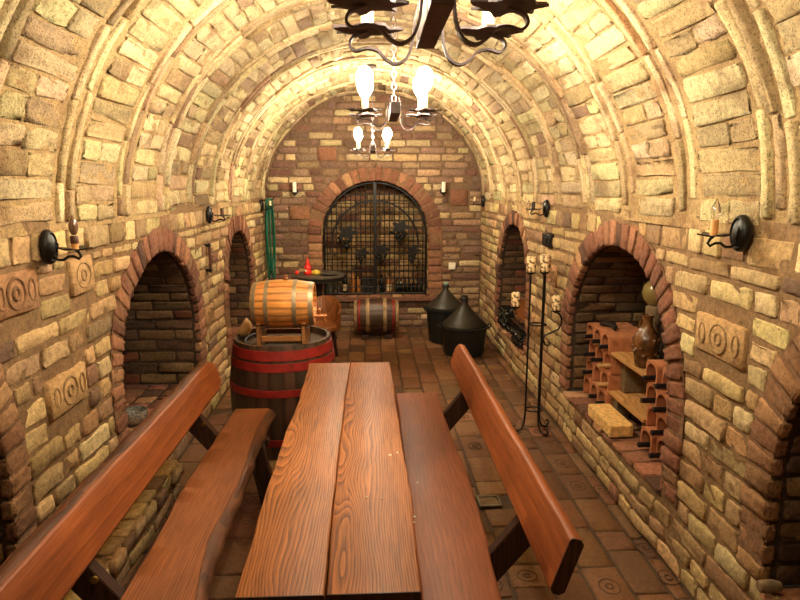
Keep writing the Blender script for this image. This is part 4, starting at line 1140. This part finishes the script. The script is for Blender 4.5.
# ------------------------------------------------------------------ round table at the far left with small things
rt = thing('side_table', (-.66, 6.86, .004), 'dark round table before the far wall left of the grille', 'table')
m = MB(); m.lathe([(.02, .735), (.29, .735), (.305, .745), (.305, .76), (.295, .765), (.003, .765)], (-.60, 6.86, .004), 40); m.build('top', M['grey_metal'], rt)
m = MB(); m.lathe([(.285, .695), (.29, .735), (.28, .735), (.275, .695)], (-.60, 6.86, .004), 40); m.build('apron', M['dark'], rt)
m = MB(); m.lathe([(.20, 0), (.20, .02), (.06, .05), (.04, .12), (.035, .55), (.06, .68), (.12, .73)], (-.60, 6.86, .004), 20); m.build('pedestal', M['dark'], rt)
ZT = .77
gn = thing('pointed_figure', (-.73, 6.80, ZT), 'red pointed cone-shaped figure on the far round table', 'ornament')
m = MB(); m.lathe([(.036, 0), (.044, .012), (.042, .045), (.034, .06), (.036, .075), (.044, .082), (.034, .10), (.026, .118), (.028, .126), (.018, .15), (.008, .185), (.001, .205)], (-.715, 6.80, ZT), 20); m.build('body', M['red'], gn, smooth=60)
m = MB(); m.ball((-.735, 6.762, ZT+.048), .014, 10); m.build('face_bead', M['cream'], gn)
m = MB(); m.ball((0, 0, 0), .024, 14); m.v = [(a-.838, b+6.80, c_+ZT+.024) for a, b, c_ in m.v]
single(m, 'ball', M['red'], (-.838, 6.80, ZT), 'small red ball left of the red pointed figure', 'ball')
yb2 = thing('cloth_bundle', (-.625, 6.80, ZT), 'small yellow bundle right of the red pointed figure', 'bundle')
m = MB(); m.lathe([(.01, 0), (.042, .004), (.05, .024), (.038, .046), (.012, .056), (.002, .057)], (-.625, 6.80, ZT), 20, wob=lambda a, h: 1+.12*math.sin(4*a+40*h)); m.build('folds', M['yellow'], yb2, smooth=70)
# dish on the table
m = MB(); m.lathe([(.05, 0), (.07, .004), (.105, .016), (.108, .018), (.10, .02), (.06, .010), (.003, .008)], (-.47, 6.78, ZT), 28)
single(m, 'dish', M['grey_metal'], (-.47, 6.78, ZT), 'shallow grey metal dish on the right of the far round table', 'dish')
# brown wooden stool tub right of the cask
st = thing('tub_chair', (-.50, 6.05, .004), 'brown rounded wooden chair behind the cask, before the far round table', 'chair')
m = MB()
secs = []
for i, a in enumerate(np.linspace(-.15*PI, 1.05*PI, 30)):
    q = (a+.15*PI)/(1.2*PI); hgt = .12+.14*math.sin(PI*q)
    ca, sa = math.cos(a), math.sin(a)
    secs.append([(-.50+r*ca, 6.05+r*sa, z) for r, z in ((.165, .36), (.185, .36), (.195, .36+hgt), (.185, .37+hgt), (.175, .36+hgt))])
m.loft(secs); m.build('backrest', M['tub_wood'], st, smooth=50)
m = MB(); m.lathe([(.003, .30), (.16, .30), (.178, .315), (.178, .35), (.165, .362), (.003, .362)], (-.50, 6.05, .004), 30); m.build('seat', M['tub_wood'], st)
for a in (.5, 2.1, 3.7, 5.2):
    m = MB(); m.tube([(-.50+.11*math.cos(a), 6.05+.11*math.sin(a), .31), (-.50+.155*math.cos(a), 6.05+.155*math.sin(a), .006)], [.022, .016], 10); m.build('leg', M['dark_wood'], st)

# ------------------------------------------------------------------ small things on the walls and floor
hs = thing('garden_hose', (-1.2, 7.12, 1.62), 'coiled green hose hanging in the far left corner', 'hose')
m = MB()
P = []
for k in range(4):
    x0 = -1.200+.018*k; w = .046+.016*(k % 3); zl = .68+.07*(k % 3)
    for t in np.linspace(0, 2*PI, 28, endpoint=False):
        P.append((x0+w*.5*math.sin(t)*.8+.01*math.sin(k*2), 7.13+w*math.sin(t)*.9, (1.615+zl)/2+(1.615-zl)/2*math.cos(t)))
m.tube(P, .010, 8); m.build('coil', M['green'], hs, smooth=80)
m = MB(); m.tube([(XL+.012, 7.13, 1.60), (-1.17, 7.13, 1.60), (-1.125, 7.13, 1.61), (-1.115, 7.13, 1.64)], .008, 8); m.build('hook', M['iron'], hs, smooth=60)
sk = thing('wall_socket', (1.018, YB-.02, .777), 'small white socket on the far wall above the demijohns', 'socket')
m = MB(); m.box((1.018, YB-.022, .777), (.085, .03, .085)); m.build('cover', M['white'], sk, bevel=.006)
m = MB(); m.lathe([(.03, 0), (.03, .003), (.024, .003), (.022, -.001), (.003, -.001)], (0, 0, 0), 20, 'Y'); m.v = [(a+1.018, YB-.0385-b, c_+.777) for a, b, c_ in m.v]; m.build('inset', M['white'], sk)
bx = thing('switch_box', (XR-.02, 4.51, 1.35), 'small black box on the right wall under the middle sconce', 'switch box')
m = MB(); m.box((XR-.028, 4.515, 1.352), (.045, .19, .10)); m.build('case', M['iron'], bx, bevel=.008)
m = MB(); m.box((XR-.054, 4.515, 1.352), (.008, .09, .05)); m.build('rocker', M['iron'], bx, bevel=.003)
rd = thing('iron_bar', (XL+.03, 4.66, 1.11), 'thin rusty iron bar fixed upright on the left wall below the middle sconce', 'iron bar')
m = MB(); m.box((XL+.036, 4.66, 1.215), (.02, .022, .23)); m.build('rod', M['brown_sleeve'], rd, bevel=.003)
for zz in (1.12, 1.31):
    m = MB(); m.box((XL+.022, 4.66, zz), (.05, .04, .02)); m.build('clamp', M['iron'], rd, bevel=.003)
dr = thing('floor_drain', (.655, 3.092, .002), 'small square metal-framed drain in the brick floor under the right bench', 'drain')
m = MB()
for a, b, sx, sy in ((.655, 3.04, .126, .014), (.655, 3.144, .126, .014), (.597, 3.092, .014, .092), (.713, 3.092, .014, .092)): m.box((a, b, .006), (sx, sy, .012))
m.build('frame', M['grey_metal'], dr, bevel=.002)
m = MB(); m.box((.655, 3.092, .002), (.10, .088, .008)); m.build('plate', M['stone'], dr, bevel=.001)
# left niche: silvery glass bowl on the sill
m = MB(); m.lathe([(.03, 0), (.05, .004), (.075, .03), (.085, .06), (.078, .085), (.074, .085), (.08, .06), (.07, .03), (.003, .012)], (XL-.20, 3.58, L1.sill+.015), 26, wob=lambda a, h: 1+.02*math.sin(12*a))
single(m, 'glass_bowl', M['mesh'], (XL-.20, 3.58, L1.sill+.015), 'silvery cut-glass bowl on the sill of the nearer left niche', 'bowl')
# right foreground niche: bottle ends
for (x, y, mt, lb, rx) in ((1.30, 1.80, 'stone', 'pale', 0), (1.46, 1.70, 'bottle', 'dark', 0)):
    pass
m = MB(); m.lathe([(.003, .0), (.016, .0), (.021, .006), (.022, .02), (.022, .055), (.015, .078), (.003, .08)], n=18, axis='X'); m.v = [(a+XR-.045, b+1.80, c_+R0.sill+.012+.024) for a, b, c_ in m.v]
single(m, 'clay_flask', M['stone'], (XR, 1.805, R0.sill+.012), 'small brown clay flask lying on the sill of the near right niche', 'flask')
m = MB(); wb = thing('wine_bottle', (1.50, 1.70, R0.sill+.012), 'round dark glass bottle standing in the near right niche', 'bottle')
c = (1.50, 1.70, R0.sill+.014)
m.lathe([(.05, 0), (.06, .008), (.066, .05), (.06, .085), (.036, .12), (.018, .15), (.016, .19), (.003, .19)], c, 24); m.build('glass', M['bottle'], wb)
m = MB(); m.lathe([(.015, .185), (.017, .19), (.017, .205), (.003, .207)], c, 14); m.build('stopper', M['cork'], wb)

# ------------------------------------------------------------------ camera, world, view
f = 600.; pitch = math.atan(113/f); yaw = math.atan(30/f*math.cos(pitch))
cam = bpy.data.cameras.new('camera'); cam.sensor_width = 36; cam.lens = 27.; cam.clip_start = .02
co = bpy.data.objects.new('camera', cam); COL.objects.link(co); co.location = (0, 0, CAMZ)
co.rotation_euler = (PI/2-pitch, 0, -yaw)
scene.camera = co
w = bpy.data.worlds.new('world'); scene.world = w; w.use_nodes = True
w.node_tree.nodes['Background'].inputs['Color'].default_value = (.02, .016, .012, 1)
vs = scene.view_settings; vs.view_transform = 'Standard'; vs.look = 'None'; vs.gamma = 1; vs.use_curve_mapping = False
vs.exposure = 0.66
scene.cycles.max_bounces = 10; scene.cycles.diffuse_bounces = 6
scene.cycles.sample_clamp_indirect = 8
